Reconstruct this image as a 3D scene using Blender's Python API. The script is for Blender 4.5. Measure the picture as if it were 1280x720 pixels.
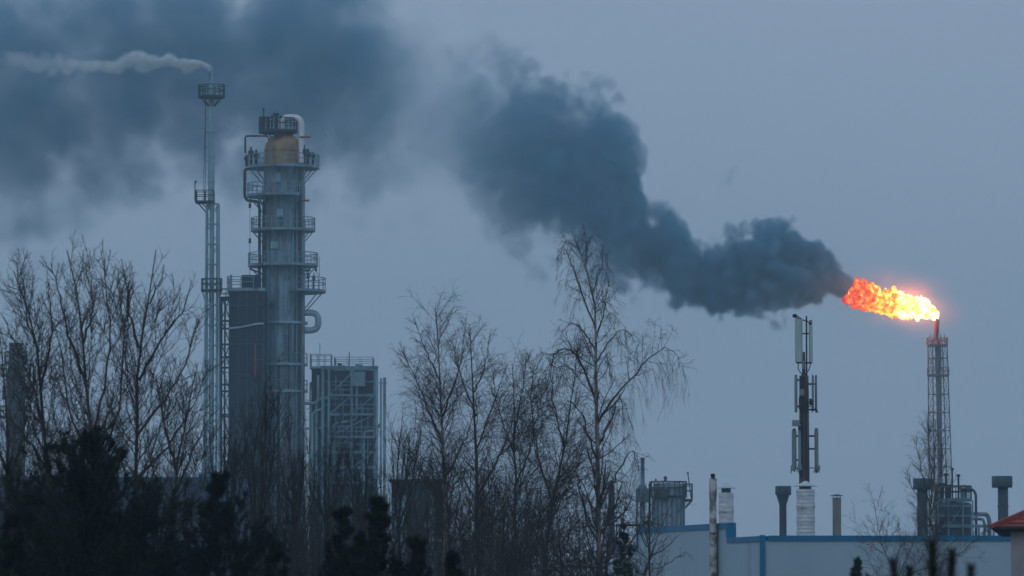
import bpy, math, random
import numpy as np
from mathutils import Vector, noise as mnoise

# ------------------------------------------------------------------ clear
for o in list(bpy.data.objects):
    bpy.data.objects.remove(o, do_unlink=True)
S = bpy.context.scene
COL = S.collection
R = math.radians

# ------------------------------------------------------------------ camera
F = 6090.0                      # focal length in pixels of the 1280 px wide photograph
HZ = 745.0                      # row of the horizon
CAMZ = 6.0
PITCH = math.atan((HZ - 360) / F)
cd = bpy.data.cameras.new('camera'); cam = bpy.data.objects.new('camera', cd); COL.objects.link(cam)
cam.location = (0, 0, CAMZ); cam.rotation_euler = (R(90) + PITCH, 0, 0)
cd.sensor_width = 36; cd.lens = F / 1280 * 36
cd.clip_start = 0.5; cd.clip_end = 12000
cd.dof.use_dof = True; cd.dof.focus_distance = 420; cd.dof.aperture_fstop = 5.0
S.camera = cam

# ------------------------------------------------------------------ world, sun, exposure
SUN_EL, SUN_ROT = R(24), R(200)
W = bpy.data.worlds.new('World'); S.world = W; W.use_nodes = True
wn, wl = W.node_tree.nodes, W.node_tree.links
wn.clear()
wo = wn.new('ShaderNodeOutputWorld')
sky = wn.new('ShaderNodeTexSky'); sky.sky_type = 'NISHITA'; sky.sun_disc = False
sky.sun_elevation = SUN_EL; sky.sun_rotation = SUN_ROT; sky.dust_density = 2.0
b1 = wn.new('ShaderNodeBackground'); b1.inputs['Strength'].default_value = 0.05
wl.new(sky.outputs[0], b1.inputs['Color'])
# overcast: an even blue-grey cloud deck, very slightly mottled
tc = wn.new('ShaderNodeTexCoord')
mpw = wn.new('ShaderNodeMapping'); mpw.inputs['Scale'].default_value = (6, 6, 16)
nz = wn.new('ShaderNodeTexNoise'); nz.inputs['Scale'].default_value = 1.4; nz.inputs['Detail'].default_value = 3
rmp = wn.new('ShaderNodeValToRGB')
rmp.color_ramp.elements[0].position = 0.3; rmp.color_ramp.elements[0].color = (0.330, 0.420, 0.568, 1)
rmp.color_ramp.elements[1].position = 0.7; rmp.color_ramp.elements[1].color = (0.352, 0.440, 0.586, 1)
wl.new(tc.outputs['Generated'], mpw.inputs[0]); wl.new(mpw.outputs[0], nz.inputs['Vector']); wl.new(nz.outputs[0], rmp.inputs[0])
b2 = wn.new('ShaderNodeBackground'); b2.inputs['Strength'].default_value = 0.95
wl.new(rmp.outputs[0], b2.inputs['Color'])
mx = wn.new('ShaderNodeMixShader'); mx.inputs[0].default_value = 0.93
wl.new(b1.outputs[0], mx.inputs[1]); wl.new(b2.outputs[0], mx.inputs[2]); wl.new(mx.outputs[0], wo.inputs['Surface'])

sd = bpy.data.lights.new('sun', 'SUN'); so = bpy.data.objects.new('sun', sd); COL.objects.link(so)
sd.energy = 0.12; sd.angle = R(40); sd.color = (1.0, 0.95, 0.88)
# light travels from the sun: Nishita's sun_rotation turns clockwise from +Y
sdir = Vector((math.sin(SUN_ROT) * math.cos(SUN_EL), math.cos(SUN_ROT) * math.cos(SUN_EL), math.sin(SUN_EL)))
so.rotation_euler = sdir.to_track_quat('Z', 'Y').to_euler()

S.view_settings.view_transform = 'Standard'; S.view_settings.look = 'None'
S.view_settings.exposure = 0.0; S.view_settings.gamma = 1.0; S.view_settings.use_curve_mapping = False
S.render.engine = 'CYCLES'
cy = S.cycles
cy.use_denoising = True
cy.max_bounces = 4; cy.diffuse_bounces = 2; cy.glossy_bounces = 1; cy.volume_bounces = 3; cy.transparent_max_bounces = 12
cy.volume_step_rate = 1.0; cy.volume_max_steps = 256
cy.sample_clamp_indirect = 3.0

# ------------------------------------------------------------------ pixel of the photograph -> point of the place
def at(px, py, D):
    u, v = (px - 640) / F, (360 - py) / F
    c, s = math.cos(PITCH), math.sin(PITCH)
    k = D / (c - v * s)
    return Vector((u * k, D, CAMZ + (s + v * c) * k))

# ------------------------------------------------------------------ materials
MATS = {}
def new_mat(name):
    m = bpy.data.materials.new(name); m.use_nodes = True
    m.node_tree.nodes.clear()
    MATS[name] = m
    return m, m.node_tree.nodes, m.node_tree.links

def surf(name, col, col2=None, scale=1.0, stretch=(1, 1, 1), rough=0.7, metal=0.0, bump=0.0, lo=0.35, hi=0.65, col3=None, scale3=6.0, lo3=0.6, hi3=0.72):
    m, n, l = new_mat(name)
    out = n.new('ShaderNodeOutputMaterial'); p = n.new('ShaderNodeBsdfPrincipled')
    l.new(p.outputs[0], out.inputs[0])
    p.inputs['Roughness'].default_value = rough; p.inputs['Metallic'].default_value = metal
    p.inputs['Specular IOR Level'].default_value = 0.3
    col2 = col2 or tuple(c * 0.72 for c in col)
    tcn = n.new('ShaderNodeTexCoord'); mp = n.new('ShaderNodeMapping'); mp.inputs['Scale'].default_value = stretch
    l.new(tcn.outputs['Object'], mp.inputs[0])
    t = n.new('ShaderNodeTexNoise'); t.inputs['Scale'].default_value = scale; t.inputs['Detail'].default_value = 6; t.inputs['Roughness'].default_value = 0.62
    l.new(mp.outputs[0], t.inputs['Vector'])
    r = n.new('ShaderNodeValToRGB')
    r.color_ramp.elements[0].position = lo; r.color_ramp.elements[0].color = (*col2, 1)
    r.color_ramp.elements[1].position = hi; r.color_ramp.elements[1].color = (*col, 1)
    l.new(t.outputs[0], r.inputs[0])
    c_out = r.outputs[0]
    if col3:
        t3 = n.new('ShaderNodeTexNoise'); t3.inputs['Scale'].default_value = scale3; t3.inputs['Detail'].default_value = 5
        mp3 = n.new('ShaderNodeMapping'); mp3.inputs['Scale'].default_value = stretch; mp3.inputs['Location'].default_value = (7, 3, 5)
        l.new(tcn.outputs['Object'], mp3.inputs[0]); l.new(mp3.outputs[0], t3.inputs['Vector'])
        r3 = n.new('ShaderNodeValToRGB')
        r3.color_ramp.elements[0].position = lo3; r3.color_ramp.elements[0].color = (0, 0, 0, 1)
        r3.color_ramp.elements[1].position = hi3; r3.color_ramp.elements[1].color = (1, 1, 1, 1)
        l.new(t3.outputs[0], r3.inputs[0])
        mxx = n.new('ShaderNodeMix'); mxx.data_type = 'RGBA'
        l.new(r3.outputs[0], mxx.inputs[0]); l.new(c_out, mxx.inputs[6]); mxx.inputs[7].default_value = (*col3, 1)
        c_out = mxx.outputs[2]
    l.new(c_out, p.inputs['Base Color'])
    if bump:
        b = n.new('ShaderNodeBump'); b.inputs['Strength'].default_value = bump; b.inputs['Distance'].default_value = 0.05
        l.new(t.outputs[0], b.inputs['Height']); l.new(b.outputs[0], p.inputs['Normal'])
    return m

surf('steel', (0.24, 0.42, 0.51), (0.17, 0.19, 0.20), 0.5, (1, 1, 0.25), 0.55, 0.2, col3=(0.16, 0.09, 0.06), scale3=1.1)
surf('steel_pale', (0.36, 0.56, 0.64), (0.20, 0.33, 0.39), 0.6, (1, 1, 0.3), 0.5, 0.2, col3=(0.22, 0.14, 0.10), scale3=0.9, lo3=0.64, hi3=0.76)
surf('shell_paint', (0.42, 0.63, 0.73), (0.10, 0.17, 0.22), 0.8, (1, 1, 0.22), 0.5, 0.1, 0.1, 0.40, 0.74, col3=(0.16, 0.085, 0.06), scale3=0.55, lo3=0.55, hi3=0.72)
surf('dome_rust', (0.40, 0.28, 0.14), (0.22, 0.15, 0.09), 0.8, (1, 1, 0.4), 0.6, 0.1, 0.1, 0.3, 0.62, col3=(0.25, 0.07, 0.03), scale3=0.7, lo3=0.52, hi3=0.66)
surf('dark_steel', (0.055, 0.065, 0.075), (0.03, 0.034, 0.042), 0.5, (1, 1, 0.3), 0.7, col3=(0.12, 0.06, 0.04), scale3=0.8)
surf('dark_clad', (0.020, 0.034, 0.050), (0.010, 0.016, 0.025), 0.45, (1, 1, 0.2), 0.7, col3=(0.05, 0.028, 0.022), scale3=0.5)
surf('red_paint', (0.45, 0.07, 0.06), (0.25, 0.05, 0.04), 1.5)
surf('white_clad', (0.78, 0.80, 0.80), (0.55, 0.58, 0.60), 0.7, (1, 1, 0.3), 0.4, 0.3)
surf('rack_blue', (0.19, 0.36, 0.44), (0.07, 0.14, 0.18), 0.7, (1, 1, 0.3), 0.55)
surf('vessel_blue', (0.07, 0.12, 0.18), (0.04, 0.06, 0.09), 0.8, (1, 1, 0.25), 0.6, col3=(0.16, 0.09, 0.07), scale3=1.0)
surf('yellow_cap', (0.62, 0.34, 0.08), (0.38, 0.20, 0.06), 2.0)
surf('flare_steel', (0.20, 0.19, 0.19), (0.12, 0.11, 0.11), 0.6, (1, 1, 0.3), 0.6)
surf('tip_burnt', (0.16, 0.07, 0.05), (0.07, 0.04, 0.04), 0.7, (1, 1, 0.4), 0.8)
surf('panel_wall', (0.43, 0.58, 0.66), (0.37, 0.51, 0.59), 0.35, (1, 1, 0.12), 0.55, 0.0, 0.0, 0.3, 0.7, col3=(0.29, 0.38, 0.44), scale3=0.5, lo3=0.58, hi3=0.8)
surf('trim_blue', (0.008, 0.21, 0.40), (0.008, 0.16, 0.32), 1.2, (1, 1, 1), 0.45)
surf('roof_felt', (0.14, 0.14, 0.15), (0.08, 0.08, 0.09), 0.6, col3=(0.6, 0.63, 0.66), scale3=0.4)
surf('galvanised', (0.20, 0.30, 0.36), (0.12, 0.18, 0.22), 2.2, (1, 1, 0.3), 0.45, 0.4)
surf('duct_grey', (0.13, 0.19, 0.23), (0.085, 0.125, 0.155), 2.0, (1, 1, 0.25), 0.55, 0.3)
surf('stub_grey', (0.34, 0.34, 0.33), (0.22, 0.22, 0.22), 2.0, (1, 1, 0.25), 0.6)
surf('insulation', (0.80, 0.84, 0.86), (0.58, 0.63, 0.66), 3.0, (1, 1, 2.5), 0.45, 0.2, 0.4, col3=(0.42, 0.40, 0.36), scale3=1.2, lo3=0.6, hi3=0.7)
surf('cap_pale', (0.62, 0.72, 0.78), (0.45, 0.55, 0.62), 2.0, (1, 1, 1), 0.4)
surf('foil_wrap', (0.62, 0.63, 0.62), (0.24, 0.23, 0.21), 2.4, (1, 1, 1.4), 0.5, 0.3, 0.4, 0.42, 0.58, col3=(0.17, 0.11, 0.07), scale3=1.5, lo3=0.55, hi3=0.62)
surf('mast_pole', (0.13, 0.12, 0.11), (0.08, 0.075, 0.07), 2.0, (1, 1, 0.3), 0.7)
surf('antenna_pale', (0.50, 0.60, 0.58), (0.40, 0.50, 0.50), 3.0, (1, 1, 0.2), 0.5)
surf('antenna_grey', (0.28, 0.34, 0.37), (0.20, 0.25, 0.28), 3.0, (1, 1, 0.2), 0.5)
surf('black_gear', (0.035, 0.04, 0.045), (0.02, 0.022, 0.025), 3.0)
surf('roof_red', (0.40, 0.085, 0.07), (0.24, 0.05, 0.045), 4.0, (1, 1, 1), 0.6, 0.0, 0.3)
surf('gutter_dark', (0.025, 0.025, 0.03), (0.015, 0.015, 0.018), 3.0)
surf('house_wall', (0.40, 0.38, 0.39), (0.32, 0.30, 0.31), 1.2, (1, 1, 1), 0.85, 0.0, 0.2)
surf('hall_blue', (0.085, 0.16, 0.27), (0.055, 0.11, 0.19), 0.25, (1, 1, 0.15), 0.6)
surf('bark', (0.080, 0.075, 0.058), (0.030, 0.026, 0.022), 5.0, (1, 1, 0.3), 0.9, 0.0, 0.5)
surf('bark_birch', (0.30, 0.28, 0.25), (0.07, 0.06, 0.055), 2.2, (1, 1, 0.5), 0.8, 0.0, 0.2, 0.42, 0.56)
surf('twig', (0.095, 0.078, 0.066), (0.042, 0.034, 0.030), 1.2, (1, 1, 1), 0.9)
surf('twig_birch', (0.125, 0.095, 0.082), (0.040, 0.028, 0.026), 1.2, (1, 1, 1), 0.9)
surf('twig_dark', (0.046, 0.036, 0.034), (0.026, 0.022, 0.022), 1.0, (1, 1, 1), 0.9)
surf('needles', (0.018, 0.033, 0.021), (0.008, 0.013, 0.009), 2.2, (1, 1, 1), 0.75, col3=(0.024, 0.036, 0.018), scale3=1.1)
surf('needles_fresh', (0.030, 0.040, 0.020), (0.018, 0.025, 0.014), 5.0, (1, 1, 1), 0.75)
surf('ground', (0.10, 0.085, 0.06), (0.06, 0.055, 0.045), 0.15, (1, 1, 1), 0.95, 0.0, 0.3, col3=(0.55, 0.58, 0.62), scale3=0.05, lo3=0.55, hi3=0.65)

# ------------------------------------------------------------------ mesh helpers
class MB:
    """collects shapes in local metres; build() links them as one mesh object"""
    def __init__(s): s.v = []; s.f = []; s.sm = []
    def add(s, vs, fs, smooth=False):
        b = len(s.v); s.v += [tuple(p) for p in vs]; s.f += [tuple(b + i for i in f) for f in fs]; s.sm += [smooth] * len(fs)
    def box(s, x0, x1, y0, y1, z0, z1):
        s.add([(x0, y0, z0), (x1, y0, z0), (x1, y1, z0), (x0, y1, z0), (x0, y0, z1), (x1, y0, z1), (x1, y1, z1), (x0, y1, z1)],
              [(0, 3, 2, 1), (4, 5, 6, 7), (0, 1, 5, 4), (1, 2, 6, 5), (2, 3, 7, 6), (3, 0, 4, 7)])
    def lathe(s, cx, cy, prof, n=28):
        """prof: (r, z) pairs from bottom to top; closed at the ends"""
        vs, fs = [], []
        for r, z in prof:
            for k in range(n):
                a = 2 * math.pi * k / n; vs.append((cx + r * math.cos(a), cy + r * math.sin(a), z))
        for i in range(len(prof) - 1):
            for k in range(n):
                k2 = (k + 1) % n
                fs.append((i * n + k, i * n + k2, (i + 1) * n + k2, (i + 1) * n + k))
        s.add(vs, fs, True)
        s.add(vs[:n], [tuple(range(n - 1, -1, -1))]); s.add(vs[-n:], [tuple(range(n))])
    def cyl(s, cx, cy, z0, z1, r0, r1=None, n=24):
        s.lathe(cx, cy, [(r0, z0), (r0 if r1 is None else r1, z1)], n)
    def tube(s, pts, r, n=8, r1=None, smooth=True):
        P = [Vector(p) for p in pts]; m = len(P); vs, fs = [], []
        up = Vector((0.13, 0.97, 0.21)).normalized()
        for i, p in enumerate(P):
            t = (P[min(i + 1, m - 1)] - P[max(i - 1, 0)])
            t = t.normalized() if t.length > 1e-9 else Vector((0, 0, 1))
            u = up - t * up.dot(t)
            if u.length < 1e-3: u = Vector((1, 0, 0)) - t * t.x
            u.normalize(); w = t.cross(u)
            rr = r if r1 is None else r + (r1 - r) * i / max(1, m - 1)
            for k in range(n):
                a = 2 * math.pi * (k + 0.5) / n; vs.append(p + (u * math.cos(a) + w * math.sin(a)) * rr)
        for i in range(m - 1):
            for k in range(n):
                k2 = (k + 1) % n; fs.append((i * n + k, i * n + k2, (i + 1) * n + k2, (i + 1) * n + k))
        s.add(vs, fs, smooth and n > 4)
        s.add(vs[:n], [tuple(range(n - 1, -1, -1))]); s.add(vs[-n:], [tuple(range(n))])
    def bar(s, p, q, w=0.08): s.tube([p, q], w * 0.7, 4)
    def ring(s, cx, cy, z0, z1, ri, ro, a0=0, a1=360, n=40):
        full = abs(a1 - a0) >= 359.9
        k = max(4, int(n * abs(a1 - a0) / 360)); vs, fs = [], []
        for i in range(k + (0 if full else 1)):
            a = R(a0 + (a1 - a0) * i / k); c, sn = math.cos(a), math.sin(a)
            vs += [(cx + ri * c, cy + ri * sn, z0), (cx + ro * c, cy + ro * sn, z0), (cx + ro * c, cy + ro * sn, z1), (cx + ri * c, cy + ri * sn, z1)]
        m = len(vs) // 4
        for i in range(k):
            a, b = 4 * i, 4 * ((i + 1) % m)
            for j in range(4):
                j2 = (j + 1) % 4; fs.append((a + j, a + j2, b + j2, b + j))
        if not full:
            fs += [(3, 2, 1, 0), (4 * (m - 1), 4 * (m - 1) + 1, 4 * (m - 1) + 2, 4 * (m - 1) + 3)]
        s.add(vs, fs)
    def rail_ring(s, cx, cy, z, r, h=1.15, a0=0, a1=360, n=18, w=0.045):
        full = abs(a1 - a0) >= 359.9
        k = max(3, int(n * abs(a1 - a0) / 360))
        for i in range(k + (0 if full else 1)):
            a = R(a0 + (a1 - a0) * i / k); x, y = cx + r * math.cos(a), cy + r * math.sin(a)
            s.bar((x, y, z), (x, y, z + h), w * 1.3)
        m = k * 3
        for hh in (h, h * 0.55):
            s.tube([(cx + r * math.cos(R(a0 + (a1 - a0) * i / m)), cy + r * math.sin(R(a0 + (a1 - a0) * i / m)), z + hh) for i in range(m + 1)], w, 4)
    def rail_rect(s, x0, x1, y0, y1, z, h=1.15, step=1.4, w=0.045):
        for ax, ay, bx, by in ((x0, y0, x1, y0), (x1, y0, x1, y1), (x1, y1, x0, y1), (x0, y1, x0, y0)):
            L = math.hypot(bx - ax, by - ay); k = max(1, round(L / step))
            for i in range(k):
                t = i / k; s.bar((ax + (bx - ax) * t, ay + (by - ay) * t, z), (ax + (bx - ax) * t, ay + (by - ay) * t, z + h), w * 1.3)
            for hh in (h, h * 0.55): s.bar((ax, ay, z + hh), (bx, by, z + hh), w * 1.3)
    def ladder(s, x, y, z0, z1, w=0.5, cage=True, out=-1):
        for dx in (-w / 2, w / 2): s.bar((x + dx, y, z0), (x + dx, y, z1), 0.06)
        z = z0 + 0.3
        while z < z1: s.bar((x - w / 2, y, z), (x + w / 2, y, z), 0.045); z += 0.45
        if cage:
            z = z0 + 2.2
            while z < z1:
                s.tube([(x + 0.4 * math.cos(R(a)), y + out * 0.4 * math.sin(R(a)), z) for a in range(0, 181, 30)], 0.035, 4); z += 1.1
    def build(s, name, mat, parent=None, loc=None):
        me = bpy.data.meshes.new(name); me.from_pydata(s.v, [], s.f); me.update()
        me.polygons.foreach_set('use_smooth', s.sm)
        me.materials.append(MATS[mat] if isinstance(mat, str) else mat)
        o = bpy.data.objects.new(name, me); COL.objects.link(o)
        if parent: o.parent = parent
        if loc is not None: o.location = loc
        return o

def fillet(pts, r, k=5):
    P = [Vector(p) for p in pts]; out = [P[0]]
    for i in range(1, len(P) - 1):
        a, b, c = P[i - 1], P[i], P[i + 1]
        d1, d2 = (a - b), (c - b); q = min(r, d1.length * 0.49, d2.length * 0.49)
        s, e = b + d1.normalized() * q, b + d2.normalized() * q
        for j in range(k + 1):
            t = j / k; out.append(s * (1 - t) ** 2 + b * 2 * t * (1 - t) + e * t * t)
    out.append(P[-1]); return out

def tag(o, label=None, cat=None, group=None, kind=None):
    if label: o['label'] = label
    if cat: o['category'] = cat
    if group: o['group'] = group
    if kind: o['kind'] = kind
    return o

class Thing:
    """an Empty at the thing's base, with helpers that turn photograph pixels into its local metres"""
    def __init__(s, name, label, cat, px, D, group=None, z0=0.0):
        p = at(px, HZ, D); s.D = D; s.px = px; s.o = bpy.data.objects.new(name, None); COL.objects.link(s.o)
        s.o.empty_display_size = 0.5
        s.o.location = (p.x, D, z0); s.b = Vector((p.x, D, z0)); tag(s.o, label, cat, group); s.m = D / F
    def x(s, px): return at(px, HZ, s.D).x - s.b.x
    def z(s, py): return at(s.px, py, s.D).z - s.b.z
    def p(s, px, py, y=0.0): return (s.x(px), y, s.z(py))

def bx_frame(mb, x0, x1, y0, y1, z0, z1, levels, w=0.22, diag=None):
    for x in (x0, x1):
        for y in (y0, y1): mb.bar((x, y, z0), (x, y, z1), w)
    for z in levels:
        for a, b in (((x0, y0), (x1, y0)), ((x0, y1), (x1, y1)), ((x0, y0), (x0, y1)), ((x1, y0), (x1, y1))):
            mb.bar((*a, z), (*b, z), w * 0.9)
    zs = sorted(levels)
    for i in range(len(zs) - 1):
        if diag and (i % 2 == 0 or diag == 'x'): mb.bar((x0, y0, zs[i]), (x1, y0, zs[i + 1]), w * 0.6)
        if diag == 'x': mb.bar((x1, y0, zs[i]), (x0, y0, zs[i + 1]), w * 0.6)
        if diag: mb.bar((x0, y1, zs[i + 1]), (x1, y1, zs[i]), w * 0.6); mb.bar((x0, y0, zs[i]), (x0, y1, zs[i + 1]), w * 0.6); mb.bar((x1, y0, zs[i]), (x1, y1, zs[i + 1]), w * 0.6)

# ------------------------------------------------------------------ ground and haze
g = MB(); n = 24; G = 2800
g.add([(-G + 2 * G * i / n, -900 + (G + 900) * 1.0 * j / n, 0) for j in range(n + 1) for i in range(n + 1)],
      [(j * (n + 1) + i, j * (n + 1) + i + 1, (j + 1) * (n + 1) + i + 1, (j + 1) * (n + 1) + i) for j in range(n) for i in range(n)])
tag(g.build('ground', 'ground'), kind='structure')

HAZE_DENSITY = 0.00040
hm, hn, hl = new_mat('haze')
ho = hn.new('ShaderNodeOutputMaterial'); hv = hn.new('ShaderNodeVolumePrincipled')
hv.inputs['Color'].default_value = (0.62, 0.89, 1.0, 1); hv.inputs['Density'].default_value = HAZE_DENSITY; hv.inputs['Anisotropy'].default_value = 0.1
hl.new(hv.outputs[0], ho.inputs['Volume'])
h = MB(); h.box(-2900, 2900, -1000, 2900, -1.0, 190)
tag(h.build('haze', 'haze'), kind='stuff')

# ------------------------------------------------------------------ smoke
def smoke_volume(name, rows, half_y, color, loc, voxel, aniso=0.0, lump=0.09, fine=0.30, WA=0.65, seed=(0, 0, 0), kf=1.0):
    """A cloud of smoke as a voxel volume. rows: (x, top z, bottom z, optical depth, edge softness, raggedness)
    in metres along local x; the curves give the plume its rise and spread, 3-D noise its billows."""
    mt, mn, ml = new_mat(name)
    mo = mn.new('ShaderNodeOutputMaterial'); pv = mn.new('ShaderNodeVolumePrincipled')
    pv.inputs['Color'].default_value = (*color, 1); pv.inputs['Anisotropy'].default_value = aniso; pv.inputs['Density'].default_value = 1.0
    ml.new(pv.outputs[0], mo.inputs['Volume'])
    ng = bpy.data.node_groups.new(name, 'GeometryNodeTree'); n, l = ng.nodes, ng.links
    ng.interface.new_socket('Geometry', in_out='INPUT', socket_type='NodeSocketGeometry'); ng.interface.new_socket('Geometry', in_out='OUTPUT', socket_type='NodeSocketGeometry')
    out = n.new('NodeGroupOutput'); vc = n.new('GeometryNodeVolumeCube'); sm_ = n.new('GeometryNodeSetMaterial'); sm_.inputs['Material'].default_value = mt
    l.new(vc.outputs[0], sm_.inputs['Geometry']); l.new(sm_.outputs[0], out.inputs[0])
    rows = sorted(rows); xs = [r[0] for r in rows]; x0, x1 = xs[0], xs[-1]
    mx_h = max((r[1] - r[2]) / 2 for r in rows)
    lo_ = (x0 - 1, -(min(mx_h, half_y) * 1.55 + .5), min(r[2] for r in rows) - mx_h * .35); hi_ = (x1 + 1, min(mx_h, half_y) * 1.55 + .5, max(r[1] for r in rows) + mx_h * .35)
    vc.inputs['Min'].default_value = lo_; vc.inputs['Max'].default_value = hi_
    for ax, k in zip('XYZ', range(3)): vc.inputs['Resolution ' + ax].default_value = max(8, int((hi_[k] - lo_[k]) / voxel))
    def math_(op, a, b=None, c=None, clamp=False):
        q = n.new('ShaderNodeMath'); q.operation = op; q.use_clamp = clamp
        for i, v in enumerate((a, b, c)):
            if v is None: continue
            if isinstance(v, (int, float)): q.inputs[i].default_value = v
            else: l.new(v, q.inputs[i])
        return q.outputs[0]
    def vec_(op, a, b, c=None):
        q = n.new('ShaderNodeVectorMath'); q.operation = op
        for i, v in enumerate((a, b, c)):
            if v is None: continue
            if isinstance(v, tuple): q.inputs[i].default_value = v
            else: l.new(v, q.inputs[i])
        return q.outputs[0]
    def noise_(vec, scale, detail, rough=.5):
        q = n.new('ShaderNodeTexNoise'); q.inputs['Scale'].default_value = scale; q.inputs['Detail'].default_value = detail; q.inputs['Roughness'].default_value = rough; l.new(vec, q.inputs['Vector']); return q
    def voro_(vec, scale):
        q = n.new('ShaderNodeTexVoronoi'); q.inputs['Scale'].default_value = scale; l.new(vec, q.inputs['Vector']); return math_('SUBTRACT', 0.5, q.outputs['Distance'])
    pos = n.new('GeometryNodeInputPosition').outputs[0]
    sp_ = vec_('ADD', pos, tuple(map(float, seed)))
    w1 = noise_(sp_, lump * .55, 1.0); w2 = noise_(sp_, lump * 2.2, 2.0)
    off = vec_('MULTIPLY_ADD', w1.outputs['Color'], (WA / lump,) * 3, (-.5 * (WA + .62) / lump,) * 3)
    off = vec_('MULTIPLY_ADD', w2.outputs['Color'], (.62 / lump,) * 3, off)
    sep = n.new('ShaderNodeSeparateXYZ'); l.new(vec_('ADD', off, pos), sep.inputs[0]); sx, sy, sz = sep.outputs
    t = n.new('ShaderNodeMapRange'); t.inputs[1].default_value = x0; t.inputs[2].default_value = x1; l.new(sx, t.inputs[0])
    def curve(vals):
        lo, hi = min(vals), max(vals); sp = (hi - lo) or 1.0
        fc = n.new('ShaderNodeFloatCurve'); pts = fc.mapping.curves[0].points
        N = [((x - x0) / (x1 - x0), (v - lo) / sp) for x, v in zip(xs, vals)]
        pts[0].location = N[0]; pts[1].location = N[-1]
        for q in N[1:-1]: pts.new(*q)
        for p_ in pts: p_.handle_type = 'AUTO'
        fc.mapping.update(); l.new(t.outputs[0], fc.inputs['Value'])
        return math_('MULTIPLY_ADD', fc.outputs[0], sp, lo)
    mid = curve([(r[1] + r[2]) / 2 for r in rows]); half = curve([(r[1] - r[2]) / 2 for r in rows])
    od = curve([r[3] for r in rows]); soft = curve([r[4] for r in rows]); rag = curve([r[5] for r in rows])
    hy = math_('MINIMUM', half, half_y)
    dz = math_('DIVIDE', math_('SUBTRACT', sz, mid), half); dy = math_('DIVIDE', sy, hy)
    rr = math_('SQRT', math_('ADD', math_('MULTIPLY', dz, dz), math_('MULTIPLY', dy, dy)))
    wv = vec_('MULTIPLY_ADD', w2.outputs['Color'], (.25 / lump,) * 3, vec_('MULTIPLY_ADD', w1.outputs['Color'], (.4 / lump,) * 3, sp_))
    fn = math_('SUBTRACT', noise_(wv, fine, 5.0, .6).outputs[0], .5)
    fin = math_('MULTIPLY_ADD', voro_(wv, lump * 8.0), .42, math_('MULTIPLY_ADD', voro_(wv, lump * 3.4), .95, math_('MULTIPLY', fn, 1.7)))
    tot = math_('MULTIPLY_ADD', voro_(wv, lump * 1.25), 1.0, math_('MULTIPLY', fin, math_('MULTIPLY', math_('SUBTRACT', 1.25, soft), kf)))
    v = math_('MULTIPLY_ADD', tot, rag, math_('SUBTRACT', 1.0, rr))
    d = math_('DIVIDE', v, soft, clamp=True)
    d = math_('MULTIPLY', d, math_('MULTIPLY', d, math_('SUBTRACT', 3.0, math_('MULTIPLY', d, 2.0))))
    # thin the ends of the run so that it never stops at a wall
    dens = math_('DIVIDE', math_('MULTIPLY', d, od), math_('MULTIPLY', hy, 1.3))
    l.new(dens, vc.inputs['Density'])
    b = MB(); b.box(lo_[0], hi_[0], lo_[1], hi_[1], lo_[2], hi_[2]); o = b.build(name, mt, loc=loc)
    md = o.modifiers.new('voxels', 'NODES'); md.node_group = ng
    return o

def px_rows(rows, D, pxo):
    o = at(pxo, HZ, D)
    return [(at(x, HZ, D).x - o.x, at(x, t, D).z, at(x, b, D).z, *r) for x, t, b, *r in rows], (o.x, D, 0)

PL = [  # px x, top, bottom, optical depth, softness, raggedness
    (1092, 346, 376, 0.5, 0.50, .3), (1078, 342, 381, 5, 0.29, .40), (1050, 329, 384, 6, 0.22, .45), (1020, 319, 386, 6, 0.14, .5), (1013, 310, 386, 6, 0.14, .5), (1003, 298, 387, 6, 0.14, .55), (988, 286, 388, 6, 0.14, .55), (968, 274, 389, 6, 0.14, .55),
    (935, 288, 393, 6, 0.14, .55), (905, 292, 395, 5.5, 0.14, .55), (875, 304, 394, 5, 0.22, .6), (866, 272, 392, 5, 0.23, .6), (842, 262, 385, 4.6, 0.24, .65),
    (816, 262, 368, 4, 0.26, .7), (802, 195, 352, 4, 0.26, .65), (780, 140, 345, 4, 0.26, .62), (745, 112, 335, 4, 0.27, .62), (705, 100, 324, 3.6, 0.30, .7),
    (670, 85, 324, 3.1, 0.45, .75), (640, 55, 320, 2.6, 0.50, .8), (610, 50, 290, 1.8, 0.60, .9), (575, 45, 265, 1.1, 0.70, 1.0), (535, 30, 262, .75, 0.80, 1.1),
    (500, -10, 262, 1.4, 0.80, 1.0), (465, -50, 262, 2.2, 0.80, 1.0), (420, -80, 262, 3.0, 0.80, .85), (340, -90, 265, 3.0, 0.80, .85), (250, -95, 262, 3.0, 0.80, .85),
    (170, -100, 270, 3.0, 0.80, .85), (90, -100, 318, 3.0, 0.85, .85), (0, -90, 335, 2.8, 0.85, 1.0), (-120, -80, 340, 2.2, 0.85, 1.0), (-180, -60, 320, 0.3, 0.80, 1.0)]
SEED = (63, -22, 40)
rows, loc = px_rows(PL, 862, 1174)
tag(smoke_volume('smoke_plume', rows, 17.0, (0.17, 0.47, 0.64), loc, 0.36, 0.0, 0.085, 0.36, seed=SEED), 'long dark soot plume drifting left from the flare flame', 'smoke', kind='stuff')
ST = [(262, 83.3, 92.7, 0.00, .5, .3), (254, 77.5, 88.5, 2.39, .6, .5), (235, 74.2, 89.8, 2.69, .6, .6), (200, 66.0, 86.0, 2.51, .7, .7), (165, 63.7, 88.3, 2.31, .7, .8), (140, 70.9, 93.1, 1.92, .7, .8),
      (100, 70.3, 95.7, 1.50, .8, .9), (60, 65.5, 94.5, 1.13, .8, .9), (20, 62.6, 93.4, 0.73, .8, .9), (-10, 59.9, 96.1, 0.00, .8, .9)]
rows, loc = px_rows(ST, 545, 262)
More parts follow.
